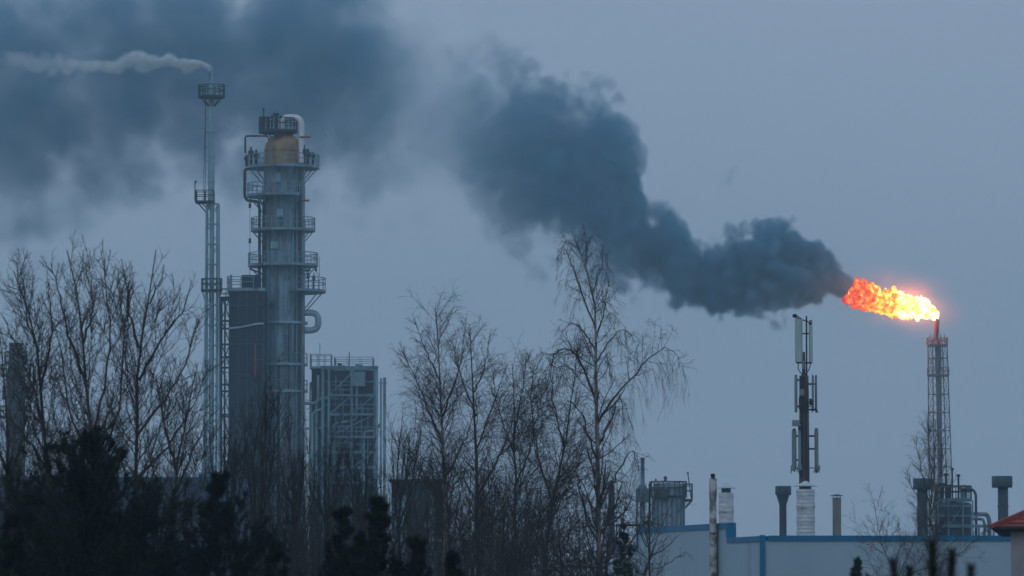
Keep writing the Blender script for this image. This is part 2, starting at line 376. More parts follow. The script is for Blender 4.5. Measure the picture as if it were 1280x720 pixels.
tag(smoke_volume('steam_plume', rows, 2.2, (0.93, 0.99, 1.0), loc, 0.09, 0.0, 0.5, 1.6), 'thin white steam trail blown left from the tall vent stack tip', 'steam', kind='stuff')
WI = [(905, 212, 244, 0, .7, .5), (910, 211, 243, .18, .8, .5), (914, 210, 239, .25, .8, .5), (919, 207, 224, .22, .8, .5), (924, 205, 215, 0, .8, .5)]
rows, loc = px_rows(WI, 860, 914)
tag(smoke_volume('smoke_wisp', rows, 1.6, (0.12, 0.5, 0.72), loc, 0.12, 0.0, 0.3, 0.8), 'tiny faint grey wisp hanging alone in the open sky', 'smoke', kind='stuff')

# ------------------------------------------------------------------ refinery: tall vent stack
D1 = 550
T = Thing('vent_stack', 'tall thin pale vent stack with two small railed platforms, trailing white steam', 'vent stack', 262, 545)
m = T.m
b = MB()
b.cyl(0, 0, T.z(262), T.z(128), 4.3 * m, 3.6 * m, 16); b.cyl(0, 0, T.z(128), T.z(104), 4.4 * m, 2.9 * m, 16)
b.cyl(0, 0, T.z(104), T.z(90), 2.4 * m, 1.6 * m, 12); b.cyl(0, 0, T.z(90), T.z(77), 0.6 * m, 0.5 * m, 8)
for py in (165, 197, 228): b.cyl(0, 0, T.z(py), T.z(py - 2), 5.0 * m, None, 16)
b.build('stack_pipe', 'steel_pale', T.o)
b = MB(); b.bar(T.p(254.5, 250, -.2), T.p(254.5, 104, -.2), .07); b.bar(T.p(251.5, 250, .2), T.p(254.5, 128, .2), .04)
for py in range(130, 252, 18): b.bar(T.p(254.5, py, -.2), T.p(259, py, 0), .05)
b.bar(T.p(259.5, 104, .3), T.p(259.5, 84, .3), .07); b.bar(T.p(265, 166, .2), T.p(266.5, 166, .2), .3)
b.build('guide_rail', 'dark_steel', T.o)
b = MB(); r = 17 * m; b.ring(0, 0, T.z(122.5), T.z(120), 4.4 * m, r)
for a in range(0, 360, 45):
    c, s_ = math.cos(R(a)), math.sin(R(a)); b.bar((r * .8 * c, r * .8 * s_, T.z(122.6)), (4 * m * c, 4 * m * s_, T.z(133)), .09)
p1 = b.build('platform', 'dark_steel', T.o)
b = MB(); b.rail_ring(0, 0, T.z(120), r - .06, 1.2, n=14, w=.065); b.build('railing', 'dark_steel', p1)
b = MB(); x0, x1 = T.x(242.5), T.x(266); b.box(x0, x1, -1.3, 1.3, T.z(254), T.z(251.5))
b.bar((x0 + .3, -1, T.z(254)), T.p(258, 268, -.5), .12); b.bar((x0 + .3, 1, T.z(254)), T.p(258, 268, .5), .12); b.bar(T.p(250, 254, -1), T.p(258, 262, -.5), .1)
p2 = b.build('platform', 'dark_steel', T.o)
b = MB(); b.rail_rect(x0 + .06, x1 - .06, -1.24, 1.24, T.z(251.5), 1.15, 1.0, .06); b.bar((x0, -1.2, T.z(251.5)), (x0, -1.2, T.z(229)), .1); b.bar((x0, -1.2, T.z(230)), (x0 + .15, -1.2, T.z(227)), .2)
b.build('railing', 'dark_steel', p2)
b = MB(); b.cyl(.1, 0, 0, T.z(260), 3.6 * m, 3.0 * m, 16); b.cyl(T.x(257.5), -.5, 0, T.z(256), 1.6 * m, None, 10); b.cyl(T.x(270), -.45, 0, T.z(258), 1.4 * m, None, 10)
b.build('riser_pipe', 'steel_pale', T.o)
b = MB(); z1 = T.z(255); xa, xb, xa0, xb0 = T.x(256.5), T.x(271.5), T.x(252.5), T.x(275.5); N = 22
def leg(t, sx, sy): # legs splay slightly to the ground
    xm = (xa + (xa0 - xa) * t) if sx < 0 else (xb + (xb0 - xb) * t); return (xm, sy * (.7 + .35 * t), z1 * (1 - t))
for sx in (-1, 1):
    for sy in (-1, 1): b.bar(leg(0, sx, sy), leg(1, sx, sy), .16)
for i in range(N + 1):
    t = i / N
    for sy in (-1, 1): b.bar(leg(t, -1, sy), leg(t, 1, sy), .10)
    for sx in (-1, 1): b.bar(leg(t, sx, -1), leg(t, sx, 1), .10)
    if i < N:
        t2 = (i + 1) / N
        for sy in (-1, 1): b.bar(leg(t, -1 if i % 2 else 1, sy), leg(t2, 1 if i % 2 else -1, sy), .07)
b.build('lattice_frame', 'steel_pale', T.o)
b = MB(); zz = T.z(362); b.ring(.1, 0, zz - .25, zz, 1.0, 13.5 * m, n=20)
for a in range(20, 360, 60): b.bar((.1 + 12 * m * math.cos(R(a)), 12 * m * math.sin(R(a)), zz - .25), (.1 + .7 * math.cos(R(a)), .7 * math.sin(R(a)), zz - 1.5), .09)
p3 = b.build('platform', 'dark_steel', T.o)
b = MB(); b.rail_ring(.1, 0, zz, 13.5 * m - .06, 1.2, n=12, w=.065); b.build('railing', 'dark_steel', p3)

# ---- ladder tower between stack and furnace
T = Thing('ladder_tower', 'narrow open lattice ladder tower squeezed between vent stack and dark furnace block', 'lattice tower', 280, 549)
b = MB(); x0, x1 = T.x(275.5), T.x(286.5); top = T.z(372)
bx_frame(b, x0, x1, -.6, .6, 0, top, [top * i / 15 for i in range(16)], .17, True)
b.bar((0, -.6, 0), (0, -.6, top), .14)
b.build('lattice_frame', 'dark_steel', T.o)
b = MB(); b.ladder(T.x(283.5), 0, 0.3, top + 1.0, .5, True); b.build('ladder', 'steel', T.o)
b = MB()
for py in (374, 410, 446, 480, 520):
    b = MB(); b.box(x0 - .25, x1 + .2, -.9, .9, T.z(py) - .14, T.z(py)); b.build('landing', 'dark_steel', T.o)
b = MB(); b.rail_rect(x0 - .2, x1 + .15, -.85, .85, T.z(374), 1.15, .9, .05); b.build('railing', 'dark_steel', T.o)

# ---- furnace block left of the column
T = Thing('furnace_block', 'dark tall clad furnace block attached to the left flank of the column', 'furnace', 308, 547.0)
b = MB(); x0, x1 = T.x(287), T.x(331); top = T.z(366)
b.box(x0, x1, -3.2, 1.6, 0, top)
b.build('cladding', 'dark_clad', T.o)
b = MB()
for px in (287.8, 299, 310, 322, 330.2): b.bar((T.x(px), -3.3, 0), (T.x(px), -3.3, top), .16)
for py in (384, 432, 470, 505, 540, 590): b.bar((x0, -3.34, T.z(py)), (x1, -3.34, T.z(py)), .16)
b.build('frame', 'dark_steel', T.o)
b = MB(); b.tube(fillet([T.p(287, 413, -3.5), T.p(304, 411, -3.5), T.p(322, 407, -3.5), T.p(331, 407, -3.5)], .4), .13, 6); b.build('conduit', 'steel_pale', T.o)
b = MB(); b.box(x0 - .25, x1 + .05, -3.5, 1.9, top + .003, top + .36)
pf = b.build('platform', 'steel', T.o)
b = MB(); b.rail_rect(x0 - .2, x1 - 1.2, -3.4, 1.8, top + .36, 1.25, 1.5, .055); b.bar(T.p(289.5, 366, -3.4), T.p(289.5, 346, -3.4), .22); b.build('railing', 'steel', pf)
b = MB(); b.box(T.x(301.5), T.x(325), -1.8, 0.6, top + .37, T.z(345)); b.box(T.x(303), T.x(306), -1.85, -1.801, top + .6, T.z(348)); b.build('equipment_box', 'dark_clad', T.o)
b = MB(); b.bar(T.p(320, 432, -3.55), T.p(320, 474, -3.55), .13); b.bar(T.p(317, 451, -3.55), T.p(331, 451, -3.55), .08); b.build('fire_riser', 'red_paint', T.o)

# ---- distillation column
T = Thing('distillation_column', 'huge grey refinery column with ringed platforms and rusty yellow dome, tallest in plant', 'refinery column', 352.5, D1)
m = T.m; rs = 25.3 * m
b = MB(); b.lathe(0, 0, [(rs * 1.02, 0), (rs * 1.02, T.z(488)), (rs, T.z(487)), (rs, T.z(300)), (rs * .97, T.z(299)), (rs * .97, T.z(206))], 40)
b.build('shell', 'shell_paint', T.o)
b = MB(); rd = 23.6 * m; zb, zt = T.z(205.9), T.z(166.5); zc = T.z(188)
prof = [(rd, zb), (rd, zc)] + [(rd * math.cos(R(a)), zc + (zt - zc) * math.sin(R(a))) for a in range(8, 90, 8)] + [(.05, zt)]
b.lathe(0, 0, prof, 40); b.ring(0, 0, zc - .1, zc + .1, rd - .02, rd + .07)
b.build('dome', 'dome_rust', T.o)
def platform(py, rpx, a0=0, a1=360, rail=1.25, gear=(), nm='steel', br=True, thick=3.2, ri=None):
    z = T.z(py); r = rpx * m; b = MB(); b.ring(0, 0, z - thick * m, z, ri or rs + .02, r, a0, a1, 48)
    if br:
        k = max(3, int((a1 - a0) / 36))
        for i in range(k + 1):
            if a1 - a0 >= 359 and i == k: break
            a = R(a0 + (a1 - a0) * i / k); c, s_ = math.cos(a), math.sin(a)
            b.bar((r * .93 * c, r * .93 * s_, z - thick * m), (rs * c, rs * s_, z - thick * m - (r - rs) * .95), .12)
    o = b.build('platform', nm, T.o)
    b = MB(); b.rail_ring(0, 0, z, r - .06, rail, a0, a1, 30, .055); b.build('railing', 'steel', o)
    for (px, hgt, w) in gear:
        b = MB(); x = T.x(px); y = -math.sqrt(max(0.1, (r - .5) ** 2 - x * x)) * .5
        b.cyl(x, y, z, z + hgt * .55, w * .5, w * .5, 8); b.box(x - w, x + w, y - w, y + w, z + hgt * .55, z + hgt * .8); b.cyl(x, y, z + hgt * .8, z + hgt, w * .35, None, 8)
        b.build('valve', 'dark_steel', o)
platform(208, 45.5, gear=((312, 2.2, .3), (319, 1.8, .35), (306, 1.3, .25), (384, 1.9, .35), (390, 1.6, .25), (380, 2.3, .2)))
platform(243.5, 45.5, 55, 300)
platform(286.5, 40.5); platform(330.5, 44)
platform(363, 54, -70, 60, 1.35, gear=((385, 2.3, .16), (392, 2.0, .14)))
for py in (402.5, 454.5, 488):
    z = T.z(py); b = MB(); b.ring(0, 0, z - .28, z, rs * 1.02 + .01, rs + .55, 150, 390, 40); b.build('stiffener_ring', 'steel_pale', T.o)
for py in (454.5, 488):
    z = T.z(py); b = MB(); b.rail_ring(0, 0, z, rs + .5, 1.1, 180, 360, 26, .045); b.build('railing', 'steel', T.o)
# top deck above the dome
z = T.z(163); b = MB(); DX = T.x(346); b.ring(DX, 0, z - .32, z, .35, 24.5 * m, n=32)
for a in range(15, 360, 60): b.bar((DX + 17 * m * math.cos(R(a)), 17 * m * math.sin(R(a)), z - .32), (14 * m * math.cos(R(a)), 14 * m * math.sin(R(a)), T.z(181)), .14)
o = b.build('platform', 'dark_steel', T.o); 
b = MB(); b.rail_ring(DX, 0, z, 24.5 * m - .06, 1.3, n=22, w=.065); b.build('railing', 'dark_steel', o)
b = MB()
for px, py, w, y in ((328, 136, .07, -.8), (327, 147, .22, -.9), (338, 144, .09, .5), (343.5, 142, .2, -.3), (351, 146, .14, -.6), (333, 145, .12, .9)):
    b.cyl(T.x(px), y, z, T.z(py), w, None, 8)
    b.box(T.x(px) - w * 1.7, T.x(px) + w * 1.7, y - w * 1.7, y + w * 1.7, T.z(py) - .25, T.z(py))
b.build('relief_valve', 'dark_steel', o)
b = MB(); b.tube(fillet([T.p(351, 165, -.6), T.p(351, 147.5, -.6), T.p(375.5, 147.5, -.9), T.p(375.5, 205, -1.3)], 1.0, 7), 4.0 * m, 14); b.build('overhead_pipe', 'white_clad', T.o)
b = MB(); b.tube([T.p(376.5, 206, -1.2), T.p(377.5, 300, -1.4), T.p(377.5, 560, -1.4), (T.x(377.5), -1.4, .2)], 3.4 * m, 12); b.build('downcomer_pipe', 'steel', T.o)
b = MB(); b.tube(fillet([T.p(310, 212, -1.1), T.p(304.8, 213, -1.1), T.p(304.8, 252, -1.1), T.p(322, 253, -1.6), T.p(324, 262, -1.8), T.p(324, 330, -1.9), (T.x(324), -1.9, .2)], .8, 6), 1.9 * m, 10); b.build('loop_pipe', 'dark_steel', T.o)
b = MB(); b.tube(fillet([T.p(374, 391.5, -1.0), T.p(397.5, 391.5, -1.0), T.p(397.5, 413.5, -1.0), T.p(374, 413.5, -1.0)], .9, 7), 4.0 * m, 14)
b.cyl(T.x(383), -1.0, T.z(418), T.z(409), .12, None, 6); b.build('reboiler_pipe', 'steel_pale', T.o)
b = MB()
for px, py0 in ((330, 215), (335, 300), (371, 212), (366, 290), (345, 330)): b.cyl(T.x(px), -math.sqrt(max(.05, (rs * 1.03 + .22) ** 2 - T.x(px) ** 2)), .2, T.z(py0), .11, None, 8)
b.build('riser_pipes', 'steel', T.o)['kind'] = 'stuff'
for px, py0, w, mt in ((329.5, 256, .22, 'dark_steel'), (334, 372, .16, 'dark_steel'), (374, 240, .2, 'dark_steel'), (349, 455, .13, 'dark_steel'), (361, 410, .12, 'dark_steel')):
    b = MB(); yy = -math.sqrt(max(.05, (rs * 1.02 + w + .12) ** 2 - T.x(px) ** 2)); b.tube(fillet([(T.x(px), yy, .2), (T.x(px), yy, T.z(py0)), (T.x(px) * .97, yy + .6, T.z(py0) + .5)], .4), w, 8); b.build('side_pipe', mt, T.o)
for px, py, w_, h_ in ((346, 224, 9, 12), (350, 268, 8, 10), (343, 308, 10, 9)):
    b = MB(); x_ = T.x(px); yy = -math.sqrt(rs ** 2 - x_ ** 2) - .35; b.box(x_ - w_ * m / 2, x_ + w_ * m / 2, yy, yy + .3, T.z(py + h_ / 2), T.z(py - h_ / 2)); b.build('junction_box', 'steel_pale', T.o)
b = MB(); b.ladder(T.x(357), -rs * 1.02 - .25, 10, T.z(246), .5, True); b.build('ladder', 'steel', T.o)
b = MB(); yy = math.sqrt(rs ** 2 - T.x(339) ** 2); b.tube([(T.x(339), -yy + .1, T.z(383)), (T.x(339), -yy - .25, T.z(383))], .3, 14); b.build('manhole', 'dark_steel', T.o)
for pts in ([(305.5, 193), (305.5, 171.5), (331, 171.5)], [(374, 173), (387, 172.6)], [(372, 252), (386, 252)], [(370, 340), (388, 339)], [(322, 341), (311, 337)], [(374, 404), (381, 400)]):
    b = MB(); b.tube(fillet([T.p(a, c, -1.5) for a, c in pts], .3), .11, 6); b.build('davit_arm', 'red_paint' if len(pts) == 2 else 'dark_steel', T.o)
b = MB(); b.bar(T.p(320, 171.5, -1.52), T.p(332, 171.5, -1.52), .2); b.build('davit_arm', 'red_paint', T.o)
b = MB(); b.bar(T.p(311.5, 250, -1.2), T.p(311.5, 345, -1.2), .045)
for py in (258, 302): b.cyl(T.x(311.5), -1.2, T.z(py + 3), T.z(py - 3), .14, None, 8)
b.build('hoist_chain', 'dark_steel', T.o)
b = MB(); b.bar(T.p(399.5, 347, -2.6), T.p(399, 322, -2.6), .05); b.cyl(T.x(395), -2.6, T.z(341), T.z(334), .16, .05, 8); b.bar(T.p(395, 341, -2.6), T.p(399, 347, -2.6), .05); b.build('floodlight_pole', 'dark_steel', T.o)

# ---- steel frame block right of the column
T = Thing('condenser_frame', 'broad steel frame block with diagonal braces and dark infill, right of the column', 'process frame', 436, 548)
b = MB(); x0, x1 = T.x(414.5), T.x(466.5); b.box(x0, x1, -1.6, 3.2, 4, T.z(464.5)); b.box(T.x(389), T.x(408), -.6, 3, 4, T.z(462)); b.build('infill', 'dark_clad', T.o)
b = MB(); lv = [T.z(p_) for p_ in (461, 495, 519, 547, 566, 585, 604, 640)] ; lv.append(.2)
X0, X1 = T.x(411.5), T.x(469)
for x in (X0, T.x(440), X1):
    for y in (-2.3, 3.6): b.bar((x, y, 0), (x, y, lv[0] + .1), .26)
b.bar((T.x(404), -2.3, 0), (T.x(404), -2.3, lv[0]), .34)
for z in lv:
    for y in (-2.3, 3.6): b.bar((X0, y, z), (X1, y, z), .26)
    for x in (X0, X1): b.bar((x, -2.3, z), (x, 3.6, z), .2)
for a, c in (((412, 495), (445, 462)), ((412, 547), (468, 519)), ((440, 519), (468, 495)), ((412, 519), (440, 495)), ((412, 566), (440, 547)), ((468, 566), (440, 585)), ((412, 604), (440, 585))):
    b.bar(T.p(*a, -2.33), T.p(*c, -2.33), .15)
for py in (478, 507, 533, 556, 575, 595): b.bar(T.p(404, py, -2.2), T.p(440 if py % 2 else 468, py, -2.2), .09)
for px in (420, 429, 452, 460): b.bar((T.x(px), -1.9, 0), (T.x(px), -1.9, T.z(470 + px % 7 * 8)), .12)
b.bar(T.p(401, 460.5, -2.3), T.p(473, 460.5, -2.3), .34)
b.build('frame', 'rack_blue', T.o)
for pts, w, mt in (([(396, 640), (396, 500), (410, 498), (430, 499)], .20, 'steel'), ([(391, 640), (391, 516), (403, 512)], .16, 'steel_pale'), ([(418, 600), (418, 530), (446, 526), (446, 480)], .16, 'steel'), ([(455, 620), (455, 540), (471, 538), (476, 530)], .14, 'steel_pale'), ([(425, 600), (425, 478)], .22, 'dark_steel'), ([(380, 505), (398, 505), (398, 470)], .18, 'steel')):
    b = MB(); b.tube(fillet([T.p(a_, c_, -2.05 if a_ != 396 else -1.9) for a_, c_ in pts], .5), w, 8); b.build('pipe', mt, T.o)
for xa_, xb_, py in ((412, 440, 495), (440, 469, 519), (412, 469, 547), (412, 440, 566)):
    b = MB(); b.box(T.x(xa_), T.x(xb_), -3.1, -2.45, T.z(py) - .12, T.z(py)); o = b.build('deck', 'steel', T.o)
    b = MB(); b.rail_rect(T.x(xa_) + .1, T.x(xb_) - .1, -3.05, -2.5, T.z(py), 1.1, 1.0, .05); b.build('railing', 'steel', o)
b = MB(); b.tube([T.p(448, 466, -1.9), T.p(448, 484, -1.9)], .85, 14); b.build('drum', 'steel', T.o)
b = MB(); b.rail_rect(T.x(418), T.x(466), -2.2, 3.4, lv[0] + .16, 1.05, 1.5, .045); b.build('railing', 'steel', T.o)
b = MB(); x0, x1 = T.x(387), T.x(414); z = T.z(458.5); b.box(x0, x1, -1.4, 2.4, z - .25, z)
o = b.build('platform', 'steel', T.o)
b = MB(); b.rail_rect(x0 + .05, x1 - .05, -1.35, 2.35, z, 1.35, .7, .05); b.bar(T.p(399.5, 458, -1), T.p(399.5, 429, -1), .07); b.build('railing', 'steel', o)
b = MB()
for px, py in ((424, 454), (428, 456.5), (446, 455.5), (450, 456)): b.cyl(T.x(px), 0, T.z(460), T.z(py), .22, None, 8)
b.box(T.x(444), T.x(453), -1.5, 1.0, T.z(460), T.z(457)); b.cyl(T.x(436), 0, T.z(460), T.z(440), .05, None, 6); b.build('vent', 'dark_steel', T.o)
for px, w in ((472.5, .9), (476.5, .13), (481, .16)):
    b = MB(); py = 466 if px < 473 else (474 if px < 480 else 473)
    if px < 473:
        for q in range(5): b.cyl(T.x(471.3), -2.6, T.z(600), T.z(466), .16, None, 8); break
    else: b.cyl(T.x(px), -2.4, .2, T.z(py), w, None, 10)
    b.bar(T.p(px - 3, 480, -2.4), T.p(px + 3, 480, -2.4), .09)
    b.build('pipe', 'steel_pale' if px < 480 else 'steel', T.o)
b = MB(); b.ladder(T.x(385.5), -1.5, 6, T.z(487), .62, True); b.build('ladder', 'white_clad', T.o)
b = MB(); b.box(T.x(378.5), T.x(403), -1.7, 1.5, T.z(536.5), T.z(534.5)); o = b.build('platform', 'steel_pale', T.o)
b = MB(); b.cyl(T.x(394), 1.0, 0, T.z(478), .75, None, 16); b.cyl(T.x(394), 1.0, T.z(478), T.z(474), .75, .2, 16); b.build('drum', 'steel', T.o)

# ---- far left column, half lost behind twigs
T = Thing('capped_column', 'blunt capped process column at far left, half hidden behind bare twigs', 'refinery column', 18, 600)
m = T.m
b = MB(); b.cyl(0, 0, 0, T.z(470), 13 * m, 12 * m, 24); b.cyl(0, 0, T.z(470), T.z(446), 11.5 * m, 8.0 * m, 24); b.cyl(0, 0, T.z(446), T.z(432), 8.4 * m, 8.4 * m, 24); b.cyl(0, 0, T.z(431.9), T.z(429), 9.4 * m, 8.6 * m, 24); b.build('shell', 'dark_steel', T.o)
for py, rp in ((452, 14.5), (468, 19), (496, 17), (520, 20)):
    z = T.z(py); b = MB(); b.ring(0, 0, z - .3, z, 7.7 * m if py < 470 else 11.7 * m, rp * m); o = b.build('platform', 'dark_steel', T.o)
    b = MB(); b.rail_ring(0, 0, z, rp * m - .05, 1.2, n=16, w=.06); b.build('railing', 'dark_steel', o)

# ---- low dark process block right of the frame
T = Thing('pump_house', 'low dark plant block with a snowy white roof edge, between frame and birches', 'plant building', 521, 470)
b = MB(); x0, x1 = T.x(490), T.x(552); b.box(x0, x1, -2, 5, 0, T.z(602)); b.box(T.x(500), T.x(546), -2.4, -2.003, 1, T.z(612)); b.build('wall', 'dark_clad', T.o)
b = MB(); b.box(x0 - .3, x1 + .3, -2.5, 5.2, T.z(602) + .003, T.z(599.6)); o = b.build('roof', 'dark_steel', T.o)
b = MB(); b.box(T.x(518), T.x(541), -2.5, 2, T.z(599.5), T.z(597.2)); b.build('snow_cover', 'white_clad', o)
b = MB()
for px, py in ((505, 628), (541, 622), (498, 650)): b.cyl(T.x(px), -2.8, 1, T.z(py - 8), .25, None, 10)
b.build('pipe', 'steel_pale', T.o)
b = MB(); b.ladder(T.x(493), -2.9, 2, T.z(612), .8, True); b.build('ladder', 'steel', T.o)
b = MB(); b.tube([(T.x(536), -2.8, T.z(655)), (T.x(536), -2.42, T.z(655))], 6.5 * T.m, 18); b.build('hatch', 'steel', T.o)
T = Thing('pipe_bridge', 'straight white lagged pipe on trestles, low in front of the dark plant block', 'pipe rack', 556, 430)
b = MB(); b.tube([T.p(488, 674.8), T.p(593, 674.8)], .13, 8); b.tube([T.p(600, 675.5), T.p(640, 675.5)], .07, 8); b.build('pipe', 'white_clad', T.o)
b = MB()
for px in (490, 525, 560, 592, 622):
    b.bar((T.x(px), .35, 0), (T.x(px), .35, T.z(676.5)), .14); b.bar((T.x(px), -.35, T.z(677)), (T.x(px), .5, T.z(677)), .12)
b.build('trestle', 'dark_steel', T.o)

# ---- long blue hall across the left
T = Thing('long_hall', 'long low dark blue factory hall behind the trees at lower left', 'factory hall', 140, 360)
x0, x1, zt = T.x(-60), T.x(300), T.z(598.5)
b = MB(); b.box(x0, x1, 0, 14, 0, zt)
k = x0 + .5
while k < x1: b.box(k, k + .09, -.05, -.002, 0.3, zt - .05); k += 1.0
b.build('wall', 'hall_blue', T.o)
b = MB(); b.box(x0 - .2, x1 + .2, -.2, 14.2, zt + .003, zt + .14); b.build('roof', 'trim_blue', T.o)
for px in (216, 232, 249):
    b = MB(); b.cyl(T.x(px), 1, zt + .143, zt + .5, .14, None, 8); b.build('roof_vent', 'galvanised', T.o)

# ---- plant group behind the shed
T = Thing('storage_vessel', 'broad pale vessel with railed top and side gantry, rising behind the blue trimmed shed', 'vessel', 836, 420)
m = T.m; rv = 20.5 * m
b = MB(); b.lathe(0, 0, [(rv, 0), (rv, T.z(609)), (rv * .8, T.z(604)), (.2, T.z(602))], 32); b.build('shell', 'galvanised', T.o)
for a in range(190, 352, 18):
    b = MB(); b.bar((rv * 1.01 * math.cos(R(a)), rv * 1.01 * math.sin(R(a)), 0), (rv * 1.01 * math.cos(R(a)), rv * 1.01 * math.sin(R(a)), T.z(622)), .13); b.build('rib', 'duct_grey', T.o)
z = T.z(622.5); b = MB(); b.ring(0, 0, z, z + .2, rv * 1.02, rv * 1.10); b.box(T.x(817), T.x(834), -rv - .6, -rv + .2, z, T.z(612)); o = b.build('platform', 'dark_steel', T.o)
b = MB(); b.rail_ring(0, 0, z + .2, rv * 1.09, 1.2, n=20, w=.05); b.build('railing', 'dark_steel', o)
b = MB(); b.box(T.x(818), T.x(838), -1.0, .6, T.z(605), T.z(602)); b.build('snow_cover', 'white_clad', T.o)
for px, py, w in ((832, 595, .22), (843, 604, .35), (848, 603, .45), (820, 598, .12), (828, 600, .1)):
    b = MB(); b.cyl(T.x(px), 0, T.z(607), T.z(py + 2.5), w * .6, None, 10); b.lathe(T.x(px), 0, [(w, T.z(py + 2.5)), (w * .2, T.z(py))], 10); b.build('vent_cap', 'dark_steel', T.o)
b = MB(); z = T.z(624); b.box(T.x(856), T.x(865.5), -1, 1, z - .2, z)
for y in (-.9, .9): b.bar((T.x(864), y, z - .2), (T.x(856.5), y, T.z(635)), .12)
b.bar((T.x(864.5), 0, z), (T.x(860), 0, T.z(591)), .08); b.box(T.x(859.2), T.x(861.2), -.15, .15, T.z(592.5), T.z(590)); 
b.bar((T.x(864.8), -1, T.z(608)), (T.x(851), -1, T.z(608)), .07)
o = b.build('side_gantry', 'dark_steel', T.o)
b = MB(); b.rail_rect(T.x(856), T.x(865.3), -.95, .95, z, 1.3, .6, .05); b.build('railing', 'dark_steel', o)
T = Thing('slim_stack', 'slim grey smokestack with a wide collar, directly left of the pale vessel', 'smokestack', 803.5, 425)
m = T.m
b = MB(); b.lathe(0, 0, [(3.6 * m, 0), (3.6 * m, T.z(608)), (2.8 * m, T.z(604)), (2.3 * m, T.z(576)), (2.7 * m, T.z(575.5)), (2.7 * m, T.z(572))], 18); b.build('stack_pipe', 'galvanised', T.o)
b = MB(); b.box(T.x(795), T.x(812), -1, 1, T.z(628), T.z(611)); b.lathe(0, 0, [(6.5 * m, T.z(611)), (3.4 * m, T.z(606))], 16); b.bar((T.x(812), -1, 0), (T.x(812), -1, T.z(605)), .2); b.bar((T.x(796), -.8, 0), (T.x(796), -.8, T.z(611)), .16); b.build('collar', 'duct_grey', T.o)

# ---- vessel and pipes behind the right of the shed
T = Thing('process_vessel', 'dark blue round vessel with railed deck, yellow cap and side pipes behind the shed', 'process vessel', 1192.5, 300)
m = T.m; rv = 22.5 * m
b = MB(); b.lathe(0, 0, [(rv, 0), (rv, T.z(632)), (rv * .96, T.z(629.5)), (rv * .85, T.z(628.3)), (.1, T.z(627.5))], 32)
b.ring(0, 0, T.z(659), T.z(655.5), rv - .02, rv + .1)
b.build('shell', 'vessel_blue', T.o)
b = MB(); z = T.z(623); b.ring(0, 0, T.z(627), z, .2, rv * 1.02, n=32); o = b.build('platform', 'rack_blue', T.o)
b = MB(); b.rail_ring(0, 0, z, rv, 0.75, n=14, w=.04); b.build('railing', 'dark_steel', o)
for px, py, w in ((1183, 592, .07), (1191, 585, .045), (1198.5, 593, .06), (1178, 604, .12), (1187, 606, .1)):
    b = MB(); b.cyl(T.x(px), -.2, z, T.z(py), w, None, 8); b.box(T.x(px) - w * 1.8, T.x(px) + w * 1.8, -.2 - w * 1.8, -.2 + w * 1.8, T.z(py + 3), T.z(py)); b.build('gauge_post', 'dark_steel', o)
b = MB(); b.lathe(T.x(1205), -.3, [(5.5 * m, T.z(613)), (6 * m, T.z(610)), (4 * m, T.z(607)), (1, T.z(606.4))][:3] + [(.05, T.z(606))], 16); b.build('cap', 'yellow_cap', T.o)
b = MB(); b.cyl(T.x(1205), -.3, z, T.z(613), 4.5 * m, None, 12); b.tube([T.p(1170, 609, -.5), T.p(1214, 608.5, -.5)], .05, 6); b.build('head_box', 'rack_blue', T.o)
b = MB(); b.tube(fillet([T.p(1200, 612, -.6), T.p(1216, 612, -.6), T.p(1219.5, 618, -.6), T.p(1219.5, 672, -.6), (T.x(1219.5), -.6, .1)], .25), .085, 8); b.build('pipe', 'vessel_blue', T.o)
b = MB(); b.tube(fillet([T.p(1214, 643, -.4), T.p(1234, 643, -.4), T.p(1236.5, 650, -.4), T.p(1236.5, 690, -.4), (T.x(1236.5), -.4, .1)], .3), .13, 10); b.tube(fillet([T.p(1214, 649, -.7), T.p(1228, 649, -.7), T.p(1230, 655, -.7), (T.x(1230), -.7, .1)], .2), .09, 8); b.build('pipe', 'galvanised', T.o)
b = MB(); b.bar(T.p(1158, 658, -1.3), T.p(1242, 658, -1.3), .16)
for px in (1171, 1184, 1202, 1214): b.bar((T.x(px), -1.28, 0), T.p(px, 626, -1.28), .10)
for py in (633, 645): b.bar(T.p(1170, py, -1.26), T.p(1226 if py > 640 else 1215, py, -1.26), .09)
b.bar(T.p(1184, 658, -1.27), T.p(1202, 633, -1.27), .06); b.bar(T.p(1222, 676, -1.3), T.p(1233, 661, -1.3), .1); b.bar((T.x(1221.5), -1.3, 0), T.p(1221.5, 656, -1.3), .13); b.bar((T.x(1240), -1.3, 0), T.p(1240, 656, -1.3), .13); b.bar((T.x(1165), -1.3, 0), T.p(1165, 656, -1.3), .13)
b.build('pipe_support', 'rack_blue', T.o)

# ------------------------------------------------------------------ flare stack
DF = 850
T = Thing('flare_stack', 'tall lattice flare tower with a burning tip, standing alone at right', 'flare stack', 1179.5, DF)
m = T.m; T.o.rotation_euler = (0, 0, 0)
def lean(t): return (T.x(1173.5)) * t          # the tower leans a little to the left
zt = T.z(425)
b = MB()
def fleg(t, k):
    w = (15.5 + (11.0 - 15.5) * t) * m; a = R(45 + 90 * k + 12); return (lean(t) + w * 1.22 * math.cos(a), w * 1.22 * math.sin(a), zt * t)
for k in range(4): b.bar(fleg(0, k), fleg(1, k), .2)
N = 16
for i in range(N + 1):
    t = i / N
    for k in range(4):
        b.bar(fleg(t, k), fleg(t, (k + 1) % 4), .13)
        if i < N:
            t2 = (i + 1) / N; b.bar(fleg(t, k), fleg(t2, (k + 1) % 4), .085); b.bar(fleg(t, (k + 1) % 4), fleg(t2, k), .085)
b.build('lattice_frame', 'flare_steel', T.o)
b = MB(); b.tube([(0, 0, 0), (lean(1), 0, zt)], 3.1 * m, 14); b.build('riser_pipe', 'flare_steel', T.o)
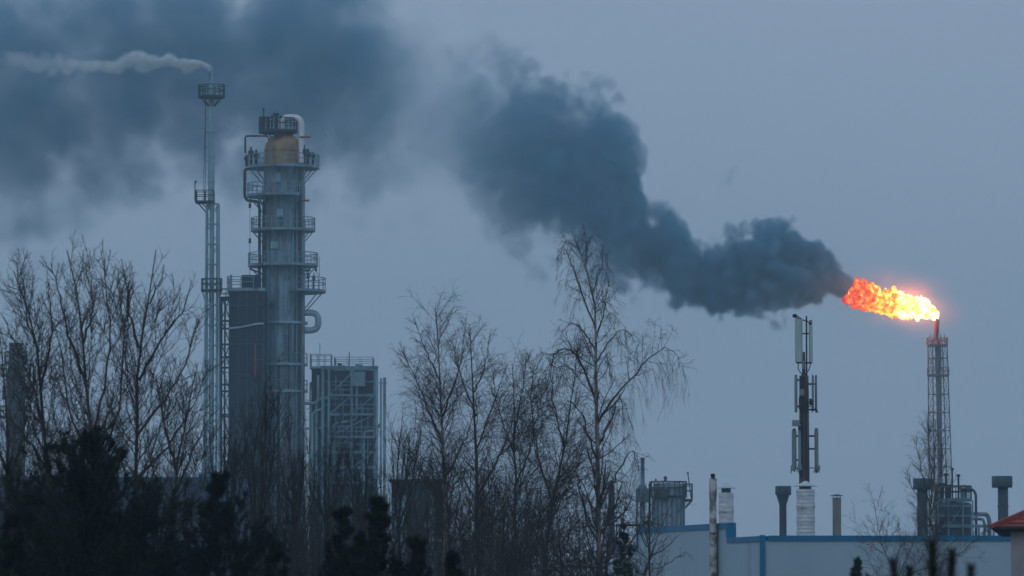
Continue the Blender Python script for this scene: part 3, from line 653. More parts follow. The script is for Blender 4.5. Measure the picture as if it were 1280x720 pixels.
b = MB(); b.tube([(T.x(1178), -1, 0), (lean(1) + .5, -.7, zt)], 1.0 * m, 8); b.build('pilot_pipe', 'flare_steel', T.o)
zt2 = T.z(398.5); b = MB(); b.lathe(T.x(1172.5), 0, [(2.4 * m, zt), (2.4 * m, T.z(419)), (3.1 * m, T.z(416)), (3.6 * m, T.z(404)), (3.9 * m, zt2)], 18); b.build('flare_tip', 'tip_burnt', T.o)
for py, r0, r1 in ((431, -13, 12), (468, -13, 13)):
    t = T.z(py) / zt; b = MB(); x0, x1 = lean(t) + r0 * m, lean(t) + r1 * m; z = T.z(py); b.box(x0, x1, -1.7, 1.7, z - .25, z); o = b.build('platform', 'flare_steel', T.o)
    b = MB(); b.rail_rect(x0 + .05, x1 - .05, -1.65, 1.65, z, 1.2, 1.1, .07)
    if py == 468: b.rail_rect(x0 + .05, x0 + 1.3, -1.6, -.5, z + 1.3, 1.2, .9, .07)
    else:
        for px in (1164, 1169, 1177, 1182): b.bar((T.x(px), -.5, z), (T.x(px), -.5, z + 1.9), .14)
    b.build('railing', 'flare_steel', o)

# ---- flame
OUT = [(1175.6, 391, 398), (1172, 385, 398.6), (1165, 380, 398.8), (1158, 373.5, 398.5), (1151, 371, 398.5), (1144, 370.5, 398.8), (1136, 367, 398.6), (1129, 366.5, 398.8), (1122, 362.5, 397.5), (1117, 361.5, 395),
       (1111, 364.5, 394), (1105, 364.5, 392.5), (1098, 358, 390.5), (1092, 354, 390), (1085, 352, 389.5), (1078, 350.5, 387.5), (1071, 350, 385.5), (1065, 361, 382), (1059, 369, 380.5), (1054.5, 374.5, 378)]
to = at(1172.5, HZ, DF); tipz = at(1172.5, 398.5, DF).z
vs, fs = [], []; K = 56; SUB = 6
prof = []
for i in range(len(OUT) - 1):
    for j in range(SUB):
        q = j / SUB; prof.append([a + (c - a) * q for a, c in zip(OUT[i], OUT[i + 1])])
prof.append(list(OUT[-1]))
for i, (px, t, bt) in enumerate(prof):
    x = at(px, HZ, DF).x - to.x; z1, z0 = at(px, t, DF).z - tipz, at(px, bt, DF).z - tipz
    mid, hf = (z1 + z0) / 2, (z1 - z0) / 2
    for k in range(K):
        a = 2 * math.pi * k / K; p = Vector((x, math.cos(a) * min(hf, 2.6), mid + math.sin(a) * hf))
        nrm = Vector((0, math.cos(a), math.sin(a)))
        q = p * 0.75; d = mnoise.noise(q) * .55 + mnoise.noise(q * 2.3) * .42 + mnoise.noise(q * 5.1) * .22
        d = (abs(d) * 1.75 - .42 + mnoise.noise(q * 9.0) * .07) * min(1.0, hf * .8)
        p += nrm * d + Vector((mnoise.noise(q * 1.7 + Vector((9, 4, 1))) * .5, 0, 0)); vs.append(p)
for i in range(len(prof) - 1):
    for k in range(K):
        k2 = (k + 1) % K; fs.append((i * K + k, i * K + k2, (i + 1) * K + k2, (i + 1) * K + k))
fs.append(tuple(range(K - 1, -1, -1))); fs.append(tuple((len(prof) - 1) * K + k for k in range(K)))
fm, n, l = new_mat('fire')
out = n.new('ShaderNodeOutputMaterial'); em = n.new('ShaderNodeEmission')
tcn = n.new('ShaderNodeTexCoord'); sp = n.new('ShaderNodeSeparateXYZ'); l.new(tcn.outputs['Object'], sp.inputs[0])
mr = n.new('ShaderNodeMapRange'); mr.inputs[1].default_value = -17.5; mr.inputs[2].default_value = -2.2; l.new(sp.outputs[0], mr.inputs[0])
n1 = n.new('ShaderNodeTexNoise'); n1.inputs['Scale'].default_value = .72; n1.inputs['Detail'].default_value = 4; n1.inputs['Roughness'].default_value = .66; n1.inputs['Distortion'].default_value = .6; l.new(tcn.outputs['Object'], n1.inputs['Vector'])
ma = n.new('ShaderNodeMath'); ma.operation = 'MULTIPLY_ADD'; ma.inputs[1].default_value = 2.3; ma.inputs[2].default_value = -1.12; l.new(n1.outputs[0], ma.inputs[0])
mb_ = n.new('ShaderNodeMath'); mb_.operation = 'MULTIPLY_ADD'; mb_.inputs[1].default_value = .78; l.new(mr.outputs[0], mb_.inputs[0]); l.new(ma.outputs[0], mb_.inputs[2])
cr = n.new('ShaderNodeValToRGB'); e = cr.color_ramp.elements
e[0].position = 0.0; e[0].color = (0.85, 0.035, 0.022, 1); e[1].position = 1.0; e[1].color = (9.0, 8.0, 3.6, 1)
for pos, c in ((.18, (1.3, .085, .03, 1)), (.34, (2.0, .28, .03, 1)), (.50, (2.6, .95, .05, 1)), (.66, (3.6, 2.2, .30, 1))):
    q = e.new(pos); q.color = c
l.new(mb_.outputs[0], cr.inputs[0]); l.new(cr.outputs[0], em.inputs['Color']); em.inputs['Strength'].default_value = 1.0
trn = n.new('ShaderNodeBsdfTransparent'); trn.inputs[0].default_value = (1, .72, .5, 1); mxf = n.new('ShaderNodeMixShader')
n2 = n.new('ShaderNodeTexNoise'); n2.inputs['Scale'].default_value = 1.1; n2.inputs['Detail'].default_value = 4; l.new(tcn.outputs['Object'], n2.inputs['Vector'])
fa = n.new('ShaderNodeMapRange'); fa.inputs[1].default_value = .38; fa.inputs[2].default_value = .62; fa.inputs[3].default_value = .35; fa.inputs[4].default_value = .92; l.new(n2.outputs[0], fa.inputs[0])
l.new(fa.outputs[0], mxf.inputs[0]); l.new(trn.outputs[0], mxf.inputs[1]); l.new(em.outputs[0], mxf.inputs[2]); l.new(mxf.outputs[0], out.inputs['Surface'])
b = MB(); b.add(vs, fs, True); fl = b.build('flare_flame', fm, loc=(to.x, DF, tipz))
tag(fl, 'bright orange and yellow gas flame streaming left from the flare tip', 'flame')
ld = bpy.data.lights.new('flame_light', 'POINT'); ld.energy = 48000; ld.color = (1.0, 0.22, 0.09); ld.shadow_soft_size = 1.8
lo = bpy.data.objects.new('flame_light', ld); COL.objects.link(lo); lo.parent = fl; lo.location = (at(1140, HZ, DF).x - to.x, 0, at(1140, 383, DF).z - tipz)

MI = [(1010, 345, 392, 0.000, 1, .4), (1040, 322, 402, 0.135, 1, .4), (1080, 315, 418, 0.270, 1, .4), (1120, 320, 428, 0.351, 1, .4), (1155, 332, 430, 0.351, 1, .4), (1185, 350, 428, 0.270, 1, .4), (1205, 366, 418, 0.135, 1, .4), (1222, 380, 408, 0.000, 1, .4)]  # thin volume added round the flame so its light scatters into a halo
rows, loc = px_rows(MI, DF, 1172.5)
tag(smoke_volume('flare_halo', rows, 7.0, (0.80, 0.85, 0.92), loc, 0.6, 0.3, 0.12, 0.4, kf=.4), 'thin added scattering volume round the flame, giving it a halo', 'smoke', kind='stuff')

# ------------------------------------------------------------------ blue trimmed shed
C0 = at(953, HZ, 200); cx0, cy0 = C0.x, 200.0
T = Thing('panel_shed', 'long pale panel shed with blue roof trim and a stepped roofline', 'shed', 953, 200)
LE = at(765, HZ, 228); dx, dy = LE.x - cx0, 28.0; LL = math.hypot(dx, dy); ux, uy = dx / LL, dy / LL     # left face runs back along (ux, uy)
nx, ny = -uy, ux                      # normal of the left face
if ny > 0: nx, ny = -nx, -ny
def along(px):                        # distance along the left face seen at column px
    k = (px - 640) / F; return (k * cy0 - cx0) / (ux - k * uy)
def wallseg(mb, s0, s1, z0, z1, off=0.0, th=.25):
    q = [(ux * s + nx * o, uy * s + ny * o) for s, o in ((s0, off), (s1, off), (s1, off - th), (s0, off - th))]
    mb.add([(*a, z0) for a in q] + [(*a, z1) for a in q], [(0, 3, 2, 1), (4, 5, 6, 7), (0, 1, 5, 4), (1, 2, 6, 5), (2, 3, 7, 6), (3, 0, 4, 7)])
zR = at(1100, 672.5, 200).z; s1, s2, s3 = along(909.5), along(797.5), LL
zL = at(909.5, 657, cy0 + uy * s1).z; zM = at(953, 673, 200).z; zE = at(770, 685, 227).z
XR = T.x(1345)
b = MB(); b.box(0.0, XR, 0, .25, 0, zR - .12); wallseg(b, 0.26, s1, 0, zM - .12); wallseg(b, s1, s2, 0, zL - .12); wallseg(b, s2, s3, 0, zE - .12)
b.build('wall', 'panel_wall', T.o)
k = 1.5; b = MB()
while k < XR: b.box(k, k + .018, -.008, -.001, 0, zR - .13); k += 2.4
k = 2.0
while k < s3 - .5:
    if abs(k - s1) > .2: wallseg(b, k, k + .018, 0, (zM if k < s1 else zL if k < s2 else zE) - .13, .006, .005)
    k += 2.4
b.build('panel_seam', 'panel_wall', T.o)['kind'] = 'stuff'
b = MB(); b.box(.25, XR + .1, -.07, .32, zR - .12, zR + .10); b.box(-.11, .12, -.09, -.003, 0, zR + .12)
wallseg(b, .1, s1, zM - .12, zM + .10, .06, .4); wallseg(b, s1 - .1, s1 + .16, zM + .101, zL + .06, .065, .4); wallseg(b, s1 - .1, s2 + .1, zL - .12 + .19, zL + .12, .06, .4)
wallseg(b, s1 + .17, s2 + .1, zL - .12, zL + .068, .055, .4)
wallseg(b, s2 - .05, s2 + .12, zE + .1, zL - .13, .06, .4); wallseg(b, s2, s3, zE - .12, zE + .09, .06, .4)
b.build('trim', 'trim_blue', T.o)
b = MB(); zr = zM - .5
b.add([(.3, .4, zr), (XR, .4, zr), (XR, 42, zr), (dx - 2, 42, zr), (ux * s3 + .6, uy * s3 + .5, zr)], [(0, 1, 2, 3, 4)]); b.build('roof', 'roof_felt', T.o)
roofz = zr
# bracket frame over the left end
T2 = Thing('roof_bracket', 'thin square steel bracket standing on the left end of the shed roof', 'bracket', 784, 229, z0=roofz)
b = MB()
for px in (771, 798.5): b.bar((T2.x(px), 0, 0), T2.p(px, 657), .05)
b.bar(T2.p(770, 656.5), T2.p(801, 656.5), .09); b.build('frame', 'dark_steel', T2.o)
b = MB(); b.box(T2.x(790), T2.x(796), -.15, .15, T2.z(679), T2.z(668)); b.bar((T2.x(793), 0, 0), T2.p(793, 679), .05); b.build('sign_plate', 'white_clad', T2.o)

# ------------------------------------------------------------------ chimneys and ducts on the shed roof
def roof_thing(name, label, cat, px, D, group=None):
    return Thing(name, label, cat, px, D, group, z0=roofz)
def t_duct(label, px, D, hx0, hx1, hy0, hy1, sx0, sx1, cone=0, band=None):
    T = roof_thing('hooded_duct', label, 'duct', px, D, 'hooded ducts on the shed roof'); m = T.m
    b = MB(); cx = T.x((hx0 + hx1) / 2); r1 = (hx1 - hx0) / 2 * m; r0 = (sx1 - sx0) / 2 * m
    b.lathe(cx, 0, [(r1 * .96, T.z(hy1)), (r1, T.z(hy1 - .8)), (r1, T.z(hy0 + .8)), (r1 * .97, T.z(hy0))], 28); b.build('hood', 'duct_grey', T.o)
    b = MB(); sx = T.x((sx0 + sx1) / 2)
    if cone: b.lathe(sx, 0, [(r0, 0), (r0, T.z(hy1 + cone)), (r0 * 1.7, T.z(hy1 + 2)), (r0 * 1.7, T.z(hy1) + .003)], 20)
    else: b.lathe(sx, 0, [(r0, 0), (r0, T.z(hy1) + .003)], 24)
    if band: b.ring(sx, 0, T.z(band + .8), T.z(band - .8), r0 - .01, r0 + .03, n=24)
    b.build('duct_pipe', 'duct_grey', T.o)
t_duct('blue grey hooded duct with bare birch twigs crossing it', 1153.5, 206, 1142, 1166, 598, 612, 1147, 1160)
t_duct('wide hooded duct rising beside the red house roof', 1254, 207, 1240.5, 1266.5, 595, 609.5, 1248, 1261, 0, 633)
t_duct('narrow hooded duct with a tapered neck, left of the antenna mast', 979, 208, 969.5, 989.5, 607.5, 619, 974.5, 983.5, 12)
T = roof_thing('stub_chimney', 'plain grey pipe chimney with flat rain cap, right of the antenna mast', 'chimney', 1046.5, 207); m = T.m
b = MB(); b.cyl(0, 0, 0, T.z(622), 5.4 * m, None, 24); b.build('flue', 'stub_grey', T.o)
b = MB(); b.lathe(0, 0, [(8.4 * m, T.z(620)), (8.2 * m, T.z(619.4)), (1.5 * m, T.z(617.8))], 24)
for a in (30, 150, 270): b.bar((5 * m * math.cos(R(a)), 5 * m * math.sin(R(a)), T.z(624)), (5 * m * math.cos(R(a)), 5 * m * math.sin(R(a)), T.z(619.6)), .03)
b.build('rain_cap', 'duct_grey', T.o)
def corrugated(label, px, D, r, ytop, capr, capy0, capy1, pitch):
    T = roof_thing('lagged_chimney', label, 'chimney', px, D, 'white lagged chimneys'); m = T.m
    b = MB(); z1 = T.z(ytop); nn = int(z1 / (pitch * m)); prof = []
    for i in range(nn + 1):
        z = z1 * i / nn; w = 1 + .03 * math.sin(i * 1.7)
        prof += [(r * m * .955 * w, z), (r * m * w, z + pitch * m * .25), (r * m * w, z + pitch * m * .62)]
    prof = [p_ for p_ in prof if p_[1] <= z1]
    b.lathe(0, 0, prof, 28); b.build('lagging', 'insulation', T.o)
    b = MB(); b.lathe(0, 0, [(r * m * .62, z1 - .05), (r * m * .62, T.z(capy1))], 18); b.build('flue', 'duct_grey', T.o)
    b = MB(); b.lathe(0, 0, [(capr * m, T.z(capy1)), (capr * m, T.z(capy1 - .8)), (capr * m * .45, T.z(capy1 - 3.4)), (capr * m * .12, T.z(capy0)), (.01, T.z(capy0 - .3))], 26); b.build('rain_cap', 'cap_pale', T.o)
    return T
corrugated('thick white lagged chimney with cone cap directly beneath the antenna mast', 1007.5, 206, 11.6, 611.5, 15, 601.5, 608, 4.6)
corrugated('white lagged chimney with cone cap beside the patchy foil flue', 908, 215, 9.6, 616, 13, 603, 610.5, 6.0)
# tall foil-wrapped flue in front of the left face
sF = along(891.5); DFl = cy0 + uy * sF - 1.0
T = Thing('foil_flue', 'tall patchy foil wrapped flue pipe fixed before the left shed face', 'chimney', 891.5, DFl); m = T.m
b = MB(); prof = []; z1 = T.z(598); nn = 34; random.seed(4)
for i in range(nn + 1):
    prof.append((4.7 * m * random.uniform(.9, 1.06), z1 * i / nn))
b.lathe(0, 0, prof, 18); b.build('lagging', 'foil_wrap', T.o)
b = MB(); b.cyl(0, 0, z1, T.z(594.5), 2.6 * m, None, 14); b.lathe(0, 0, [(3.2 * m, T.z(594.5)), (2.8 * m, T.z(592.8)), (1.4 * m, T.z(592))], 14); b.build('rain_cap', 'black_gear', T.o)
b = MB(); b.bar((5.6 * m, -.02, .2), (5.6 * m, -.02, T.z(655)), .05); b.build('drain_pipe', 'black_gear', T.o)
T = roof_thing('dark_chimney', 'dark plain chimney with little rain cap, just right of the tall birch', 'chimney', 764.5, 231); m = T.m
b = MB(); b.cyl(0, 0, 0, T.z(606), 4.4 * m, 3.9 * m, 18); b.build('flue', 'duct_grey', T.o)
b = MB(); b.cyl(0, 0, T.z(606), T.z(603.4), 2.2 * m, None, 12); b.lathe(0, 0, [(5.2 * m, T.z(603.4)), (1 * m, T.z(600.5))], 14); b.build('rain_cap', 'black_gear', T.o)

# ------------------------------------------------------------------ antenna mast (behind the shed)
DM = 236
T = Thing('antenna_mast', 'tall brown cell mast crowded with pale antenna panels above the shed', 'antenna mast', 1006, DM); m = T.m
b = MB(); b.lathe(0, 0, [(6.9 * m, 0), (6.6 * m, T.z(600)), (6.0 * m, T.z(505)), (5.8 * m, T.z(470)), (2 * m, T.z(468)), (1.5 * m, T.z(440))], 20); b.build('pole', 'mast_pole', T.o)
b = MB(); b.bar(T.p(1009.3, 470, -.05), T.p(1009.3, 395, -.05), .075); b.bar(T.p(1003, 417, 0), T.p(1013, 417, 0), .06); b.bar(T.p(999, 453.5, 0), T.p(1014, 453.5, 0), .07); b.bar(T.p(999, 398, 0), T.p(1014, 403, 0), .05); b.build('spike', 'black_gear', T.o)
def panel(x0, x1, y0, y1, mat, yy=-.1, d=.14):
    c_ = (x0 + x1) / 2; w_ = (x1 - x0) * 1.22; x0, x1 = c_ - w_ / 2, c_ + w_ / 2
    b = MB(); xa, xb, za, zb = T.x(x0), T.x(x1), T.z(y1), T.z(y0); mid = (xa + xb) / 2
    prof = [(xa, yy - d * .3), (xa + (xb - xa) * .2, yy - d), (xa + (xb - xa) * .8, yy - d), (xb, yy - d * .3), (xb, yy + d * .4), (xa, yy + d * .4)]
    vs = [(x, y, za) for x, y in prof] + [(x, y, zb) for x, y in prof]
    b.add(vs, [tuple(range(5, -1, -1)), tuple(range(6, 12))] + [(i, (i + 1) % 6, (i + 1) % 6 + 6, i + 6) for i in range(6)])
    o = b.build('antenna_panel', mat, T.o)
    for z in (za, zb):
        b = MB(); b.box(mid - (xb - xa) * .35, mid + (xb - xa) * .35, yy - d * .7, yy + d * .3, z - .06, z + .06); b.build('end_cap', 'black_gear', o)
panel(995.5, 1003.2, 399, 453, 'antenna_pale', -.15, .22); panel(1012.6, 1016.4, 402, 453, 'antenna_pale')
panel(994.2, 997.2, 470.5, 514, 'antenna_grey'); panel(1020.0, 1022.4, 470.5, 514, 'antenna_grey', .1); panel(1015.8, 1018.0, 472, 512, 'antenna_grey')
panel(990.8, 995.5, 538, 586, 'antenna_grey'); panel(998.2, 1001.2, 530, 586, 'antenna_grey', -.35, .1); panel(1019.2, 1023.2, 537, 589, 'antenna_grey')
b = MB()
for y, xa, xb in ((480, 1006, 1021), (512, 1006, 1021), (545, 1006, 1021), (561, 1006, 1021), (475, 996, 1006), (508, 996, 1006), (545, 992, 1006), (575, 992, 1006)): b.bar(T.p(xa, y, .05), T.p(xb, y, .05), .075)
b.bar(T.p(1017, 468, .1), T.p(1017, 514, .1), .05); b.bar(T.p(1021, 536, .1), T.p(1021, 592, .1), .05); b.bar(T.p(994, 535, .1), T.p(994, 590, .1), .05)
b.build('bracket_arm', 'black_gear', T.o)
for (x0, x1, y0, y1, mt) in ((1000, 1006.5, 471, 484, 'black_gear'), (1000.5, 1005.5, 487, 495, 'antenna_grey'), (999, 1006.5, 497, 512, 'black_gear'), (990.5, 999.5, 525.5, 533, 'antenna_grey'), (998, 1004, 533, 538, 'black_gear'), (1012, 1016, 499, 507, 'black_gear'), (988.5, 993, 582, 589, 'antenna_grey'), (997, 1002, 581, 588, 'antenna_grey'), (1021.5, 1025, 582, 588, 'antenna_grey'), (1003, 1006, 452, 462, 'antenna_grey')):
    b = MB(); b.box(T.x(x0), T.x(x1), -.55, -.25, T.z(y1), T.z(y0)); b.box(T.x(x0) + .03, T.x(x1) - .03, -.58, -.552, T.z(y1) + .04, T.z(y0) - .04); b.bar((T.x((x0 + x1) / 2), -.3, T.z((y0 + y1) / 2)), (T.x(1005), 0, T.z((y0 + y1) / 2)), .05); b.build('radio_unit', mt, T.o)
b = MB(); b.lathe(T.x(994.5), -.2, [(.06, T.z(397.5)), (.12, T.z(396)), (.12, T.z(394)), (.05, T.z(392.6))], 14); b.bar(T.p(994.5, 396, -.2), T.p(1000, 396, -.1), .05); b.build('small_dish', 'black_gear', T.o)
b = MB(); b.lathe(T.x(1014), -.2, [(.05, T.z(406)), (.10, T.z(404.5)), (.05, T.z(402.8))], 12); b.build('small_dish', 'black_gear', T.o)
b = MB()
def loop(px, py, r):
    pts = [T.p(px + r * math.cos(R(a)), py + r * 1.1 * math.sin(R(a)), -.2) for a in range(-200, 30, 20)]; b.tube(pts, .022, 5)
for q in ((994, 590, 5), (1000, 589, 3.5), (1021, 590, 3.2), (1019, 515, 3.5), (1013, 511, 2.6)): loop(*q)
for pts in ([(999, 454), (998, 461), (1003, 468)], [(1014, 454), (1013, 461), (1007, 469)], [(1004, 453), (1004, 470)]): b.tube(fillet([T.p(a, c, -.15) for a, c in pts], .3), .025, 5)
b.bar(T.p(1003, 515, -.22), T.p(1002, 598, -.25), .06); b.bar(T.p(1008, 512, -.24), T.p(1008.5, 600, -.26), .05)
b.build('cable', 'black_gear', T.o)

# ------------------------------------------------------------------ red roofed house at the right edge
DH = 112
T = Thing('red_roof_house', 'corner of a grey rendered house with red hip roof at the right edge', 'house', 1264, DH)
T.o.rotation_euler = (0, 0, -R(6.6)); xw = 0.0; zf = T.z(665); W_ = 11.0; DD = 9.0
b = MB(); b.box(xw, xw + W_, 0, DD, 0, zf); b.build('wall', 'house_wall', T.o)
ov = -T.x(1245.5); e0, e1, f0, f1 = -ov, W_ + ov, -ov, DD + ov; ze = T.z(658.5); zs = zf + .003
b = MB(); b.box(e0, e1, f0, f1, zs, T.z(659.6)); b.tube([(e0 - .05, f0 - .05, T.z(660.5)), (e1, f0 - .05, T.z(660.5))], .05, 8); b.tube([(e0 - .05, f0 - .05, T.z(660.5)), (e0 - .05, f1, T.z(660.5))], .05, 8); b.build('eaves', 'gutter_dark', T.o)
rise = 2.2; b = MB(); q = 4.9
b.add([(e0 - .1, f0 - .1, ze - .03), (e1 + .1, f0 - .1, ze - .03), (e1 + .1, f1 + .1, ze - .03), (e0 - .1, f1 + .1, ze - .03), (e0 + q, (f0 + f1) / 2, ze + rise), (e1 - q, (f0 + f1) / 2, ze + rise)],
      [(0, 1, 5, 4), (1, 2, 5), (2, 3, 4, 5), (3, 0, 4), (3, 2, 1, 0)])
# tile courses
for i in range(1, 22):
    t = i / 22; a = Vector((e0 - .1, f0 - .1, ze - .03)).lerp(Vector((e0 + q, (f0 + f1) / 2, ze + rise)), t); c = Vector((e1 + .1, f0 - .1, ze - .03)).lerp(Vector((e1 - q, (f0 + f1) / 2, ze + rise)), t)
    dn = Vector((0, -.008, .012)); b.bar(a + dn, c + dn, .018)
b.bar(Vector((e0 - .12, f0 - .12, ze)), Vector((e0 + q, (f0 + f1) / 2, ze + rise + .03)), .09); b.build('roof', 'roof_red', T.o)

# ------------------------------------------------------------------ trees
def np_mesh(name, V, Fq, mat, parent=None, loc=None, tri=False):
    me = bpy.data.meshes.new(name); V = np.asarray(V, np.float32).reshape(-1, 3); Fq = np.asarray(Fq, np.int32); k = Fq.shape[1]
    me.vertices.add(len(V)); me.vertices.foreach_set('co', V.ravel())
    me.loops.add(Fq.size); me.loops.foreach_set('vertex_index', Fq.ravel())
    me.polygons.add(len(Fq)); me.polygons.foreach_set('loop_start', np.arange(0, Fq.size, k, dtype=np.int32))
    me.update(); me.validate(); me.materials.append(MATS[mat])
    o = bpy.data.objects.new(name, me); COL.objects.link(o)
    if parent: o.parent = parent
    if loc is not None: o.location = loc
    return o

def norm(a): return a / np.maximum(np.linalg.norm(a, axis=-1, keepdims=True), 1e-9)

def tubes(P, Rr, k):
    """P (B, S, 3) polylines, Rr (B, S) radii -> quads"""
    B, Sg, _ = P.shape
    t = norm(np.concatenate([P[:, 1:2] - P[:, :1], P[:, 2:] - P[:, :-2], P[:, -1:] - P[:, -2:-1]], 1))
    ref = np.tile(np.array([0.31, 0.93, 0.17]), (B, Sg, 1)); u = norm(ref - t * (ref * t).sum(-1, keepdims=True)); w = np.cross(t, u)
    a = np.arange(k) * 2 * np.pi / k
    V = P[:, :, None] + (u[:, :, None] * np.cos(a)[None, None, :, None] + w[:, :, None] * np.sin(a)[None, None, :, None]) * Rr[:, :, None, None]
    idx = np.arange(B * Sg * k).reshape(B, Sg, k); n2 = np.roll(idx, -1, 2)
    Q = np.stack([idx[:, :-1], n2[:, :-1], n2[:, 1:], idx[:, 1:]], -1).reshape(-1, 4)
    return V.reshape(-1, 3), Q

class Soup:
    def __init__(s): s.V = []; s.F = []; s.n = 0
    def add(s, P, Rr, k):
        if len(P) == 0: return
        V, Q = tubes(P, Rr, k); s.V.append(V); s.F.append(Q + s.n); s.n += len(V)
    def build(s, name, mat, parent): return np_mesh(name, np.concatenate(s.V), np.concatenate(s.F), mat, parent)

def resample(pts, S_=14):
    pts = np.array(pts, float); d = np.concatenate([[0], np.cumsum(np.linalg.norm(np.diff(pts, axis=0), axis=1))])
    t = np.linspace(0, d[-1], S_ + 1); return np.stack([np.interp(t, d, pts[:, i]) for i in range(3)], -1)

def kids(P, Rr, rng, per, lo, hi, ang, length, trop, wig, segs, rfac, rmin, lenp=0.6, side=None, droop=0.0, rtip=0.45):
    """children along parent polylines. per = children per parent (array or int)"""
    B, Sg, _ = P.shape
    per = np.broadcast_to(np.asarray(per), (B,)).astype(int)
    pi = np.repeat(np.arange(B), per); N = len(pi)
    if N == 0: return np.zeros((0, segs + 1, 3)), np.zeros((0, segs + 1))
    t = lo + (hi - lo) * rng.random(N) ** 0.9
    f = t * (Sg - 1); i0 = np.minimum(f.astype(int), Sg - 2); fr = (f - i0)[:, None]
    p = P[pi, i0] * (1 - fr) + P[pi, i0 + 1] * fr; d0 = norm(P[pi, i0 + 1] - P[pi, i0]); rp = Rr[pi, i0] * (1 - fr[:, 0]) + Rr[pi, i0 + 1] * fr[:, 0]
    rv = rng.normal(size=(N, 3)); rv = norm(rv - d0 * (rv * d0).sum(-1, keepdims=True))
    a = np.radians(ang[0] + (ang[1] - ang[0]) * rng.random(N))[:, None]
    d = norm(d0 * np.cos(a) + rv * np.sin(a))
    plen = np.minimum(np.linalg.norm(np.diff(P, axis=1), axis=2).sum(1), 7.0)[pi]
    L = plen * length * (1 - lenp * t) * rng.uniform(.65, 1.25, N)
    out = np.zeros((N, segs + 1, 3)); out[:, 0] = p; st = (L / segs)[:, None]
    for s_ in range(segs):
        d = norm(d + rng.normal(size=(N, 3)) * wig + np.array([0, 0, trop - droop * (s_ / segs)])); p = p + d * st; out[:, s_ + 1] = p
    r0 = np.maximum(rp * rfac * rng.uniform(.7, 1.05, N), rmin); rr = r0[:, None] * np.linspace(1, rtip, segs + 1)[None]
    return out, np.maximum(rr, rmin * .6)

def local_paths(T, paths):
    """paths: ((px, py[, y]) ..., radius at foot, radius at tip) -> (1, S, 3) arrays in the tree's own metres"""
    out = []
    for pts, r0, r1 in paths:
        q = [(T.x(p_[0]), p_[2] if len(p_) > 2 else 0.0, T.z(p_[1]) if p_[1] is not None else 0.0) for p_ in pts]
        P = resample(q)[None]; rg = np.random.default_rng(int(abs(q[0][0] * 97) + abs(q[-1][2]) * 31))
        P[0, 1:-1] += rg.normal(size=(P.shape[1] - 2, 3)) * T.m * .8
        out.append((P, np.linspace(r0, r1, P.shape[1])[None]))
    return out

def bare_tree(name, label, cat, px, D, trunks, limbs, seed, spec, bark='bark', twig='twig', group=None):
    T = Thing(name, label, cat, px, D, group); rng = np.random.default_rng(seed)
    tr, li = local_paths(T, trunks), local_paths(T, limbs)
    s = Soup()
    for P, Rr in tr: s.add(P, Rr, 7)
    s.build('trunk', bark, T.o)
    c = Soup()
    for P, Rr in li: c.add(P, Rr, 5)
    main = tr + li
    if spec.get('stems'):
        Pt = np.concatenate([p_[0] for p_ in tr]); Rt = np.concatenate([p_[1] for p_ in tr])
        Ps, Rs = kids(Pt, Rt, rng, spec['stems'], .38, .8, (16, 42), .62, .10, .06, Pt.shape[1] - 1, .3, .009, .45, rtip=.4); Rs = np.minimum(Rs, .026); c.add(Ps, Rs, 4)
        main = main + [(Ps, Rs)]
    P0 = np.concatenate([p_[0] for p_ in main]); R0 = np.concatenate([p_[1] for p_ in main])
    ln = np.linalg.norm(np.diff(P0, axis=1), axis=2).sum(1)
    P1, R1 = kids(P0, R0, rng, np.maximum(3, (ln * spec['d1'] * (.8 if spec.get('stems') else 1)).astype(int)), spec.get('lo', .25), .98, spec['a1'], spec['l1'], spec['t1'], .10, 7, spec.get('f1', .40), spec.get('r1', .0085), spec.get('lenp', .72)); c.add(P1, R1, 4)
    l1 = np.linalg.norm(np.diff(P1, axis=1), axis=2).sum(1)
    P2, R2 = kids(P1, R1, rng, np.maximum(1, (l1 * spec['d2']).astype(int)), .15, 1.0, spec['a2'], spec['l2'], spec['t2'], .13, 6, .6, spec.get('r2', .0052), .3, droop=spec.get('dr2', 0)); c.add(P2, R2, 3)
    l2 = np.linalg.norm(np.diff(P2, axis=1), axis=2).sum(1)
    P3, R3 = kids(P2, R2, rng, np.maximum(1, (l2 * spec['d3']).astype(int)), .1, 1.0, spec['a3'], spec['l3'], spec['t3'], .15, 5, .7, spec.get('r3', .0040), .2, droop=spec.get('dr3', 0)); c.add(P3, R3, 3)
    if 'strand' in spec and li:
        PL_ = np.concatenate([p_[0] for p_ in li]); RL = np.concatenate([p_[1] for p_ in li]); ll = np.linalg.norm(np.diff(PL_, axis=1), axis=2).sum(1)
        P4, R4 = kids(PL_, RL, rng, np.maximum(2, (ll * spec['strand']).astype(int)), .35, 1.0, (40, 95), .5, -.42, .09, 8, .3, .0052, .45); c.add(P4, R4, 3)
        P5, R5 = kids(P4, R4, rng, 7, .15, 1.0, (15, 45), .42, -.22, .08, 5, .7, .0038, .3); c.add(P5, R5, 3)
    c.build('crown', twig, T.o)
    return T

ASC = dict(stems=17, lo=.42, d1=5.2, a1=(26, 58), l1=.42, t1=.10, d2=6.4, a2=(25, 60), l2=.48, t2=.07, d3=7.5, a3=(25, 65), l3=.46, t3=.04)
BIR = dict(d1=7.4, a1=(26, 55), l1=.48, t1=.05, d2=7.0, a2=(25, 70), l2=.5, t2=.0, dr2=.22, d3=6.0, a3=(20, 70), l3=.6, t3=-.05, dr3=.5, r3=.0034)
BRUSH = dict(stems=7, d1=4.6, a1=(15, 45), l1=.42, t1=.12, d2=5.2, a2=(20, 50), l2=.48, t2=.08, d3=5.5, a3=(20, 55), l3=.45, t3=.05, lo=.15)

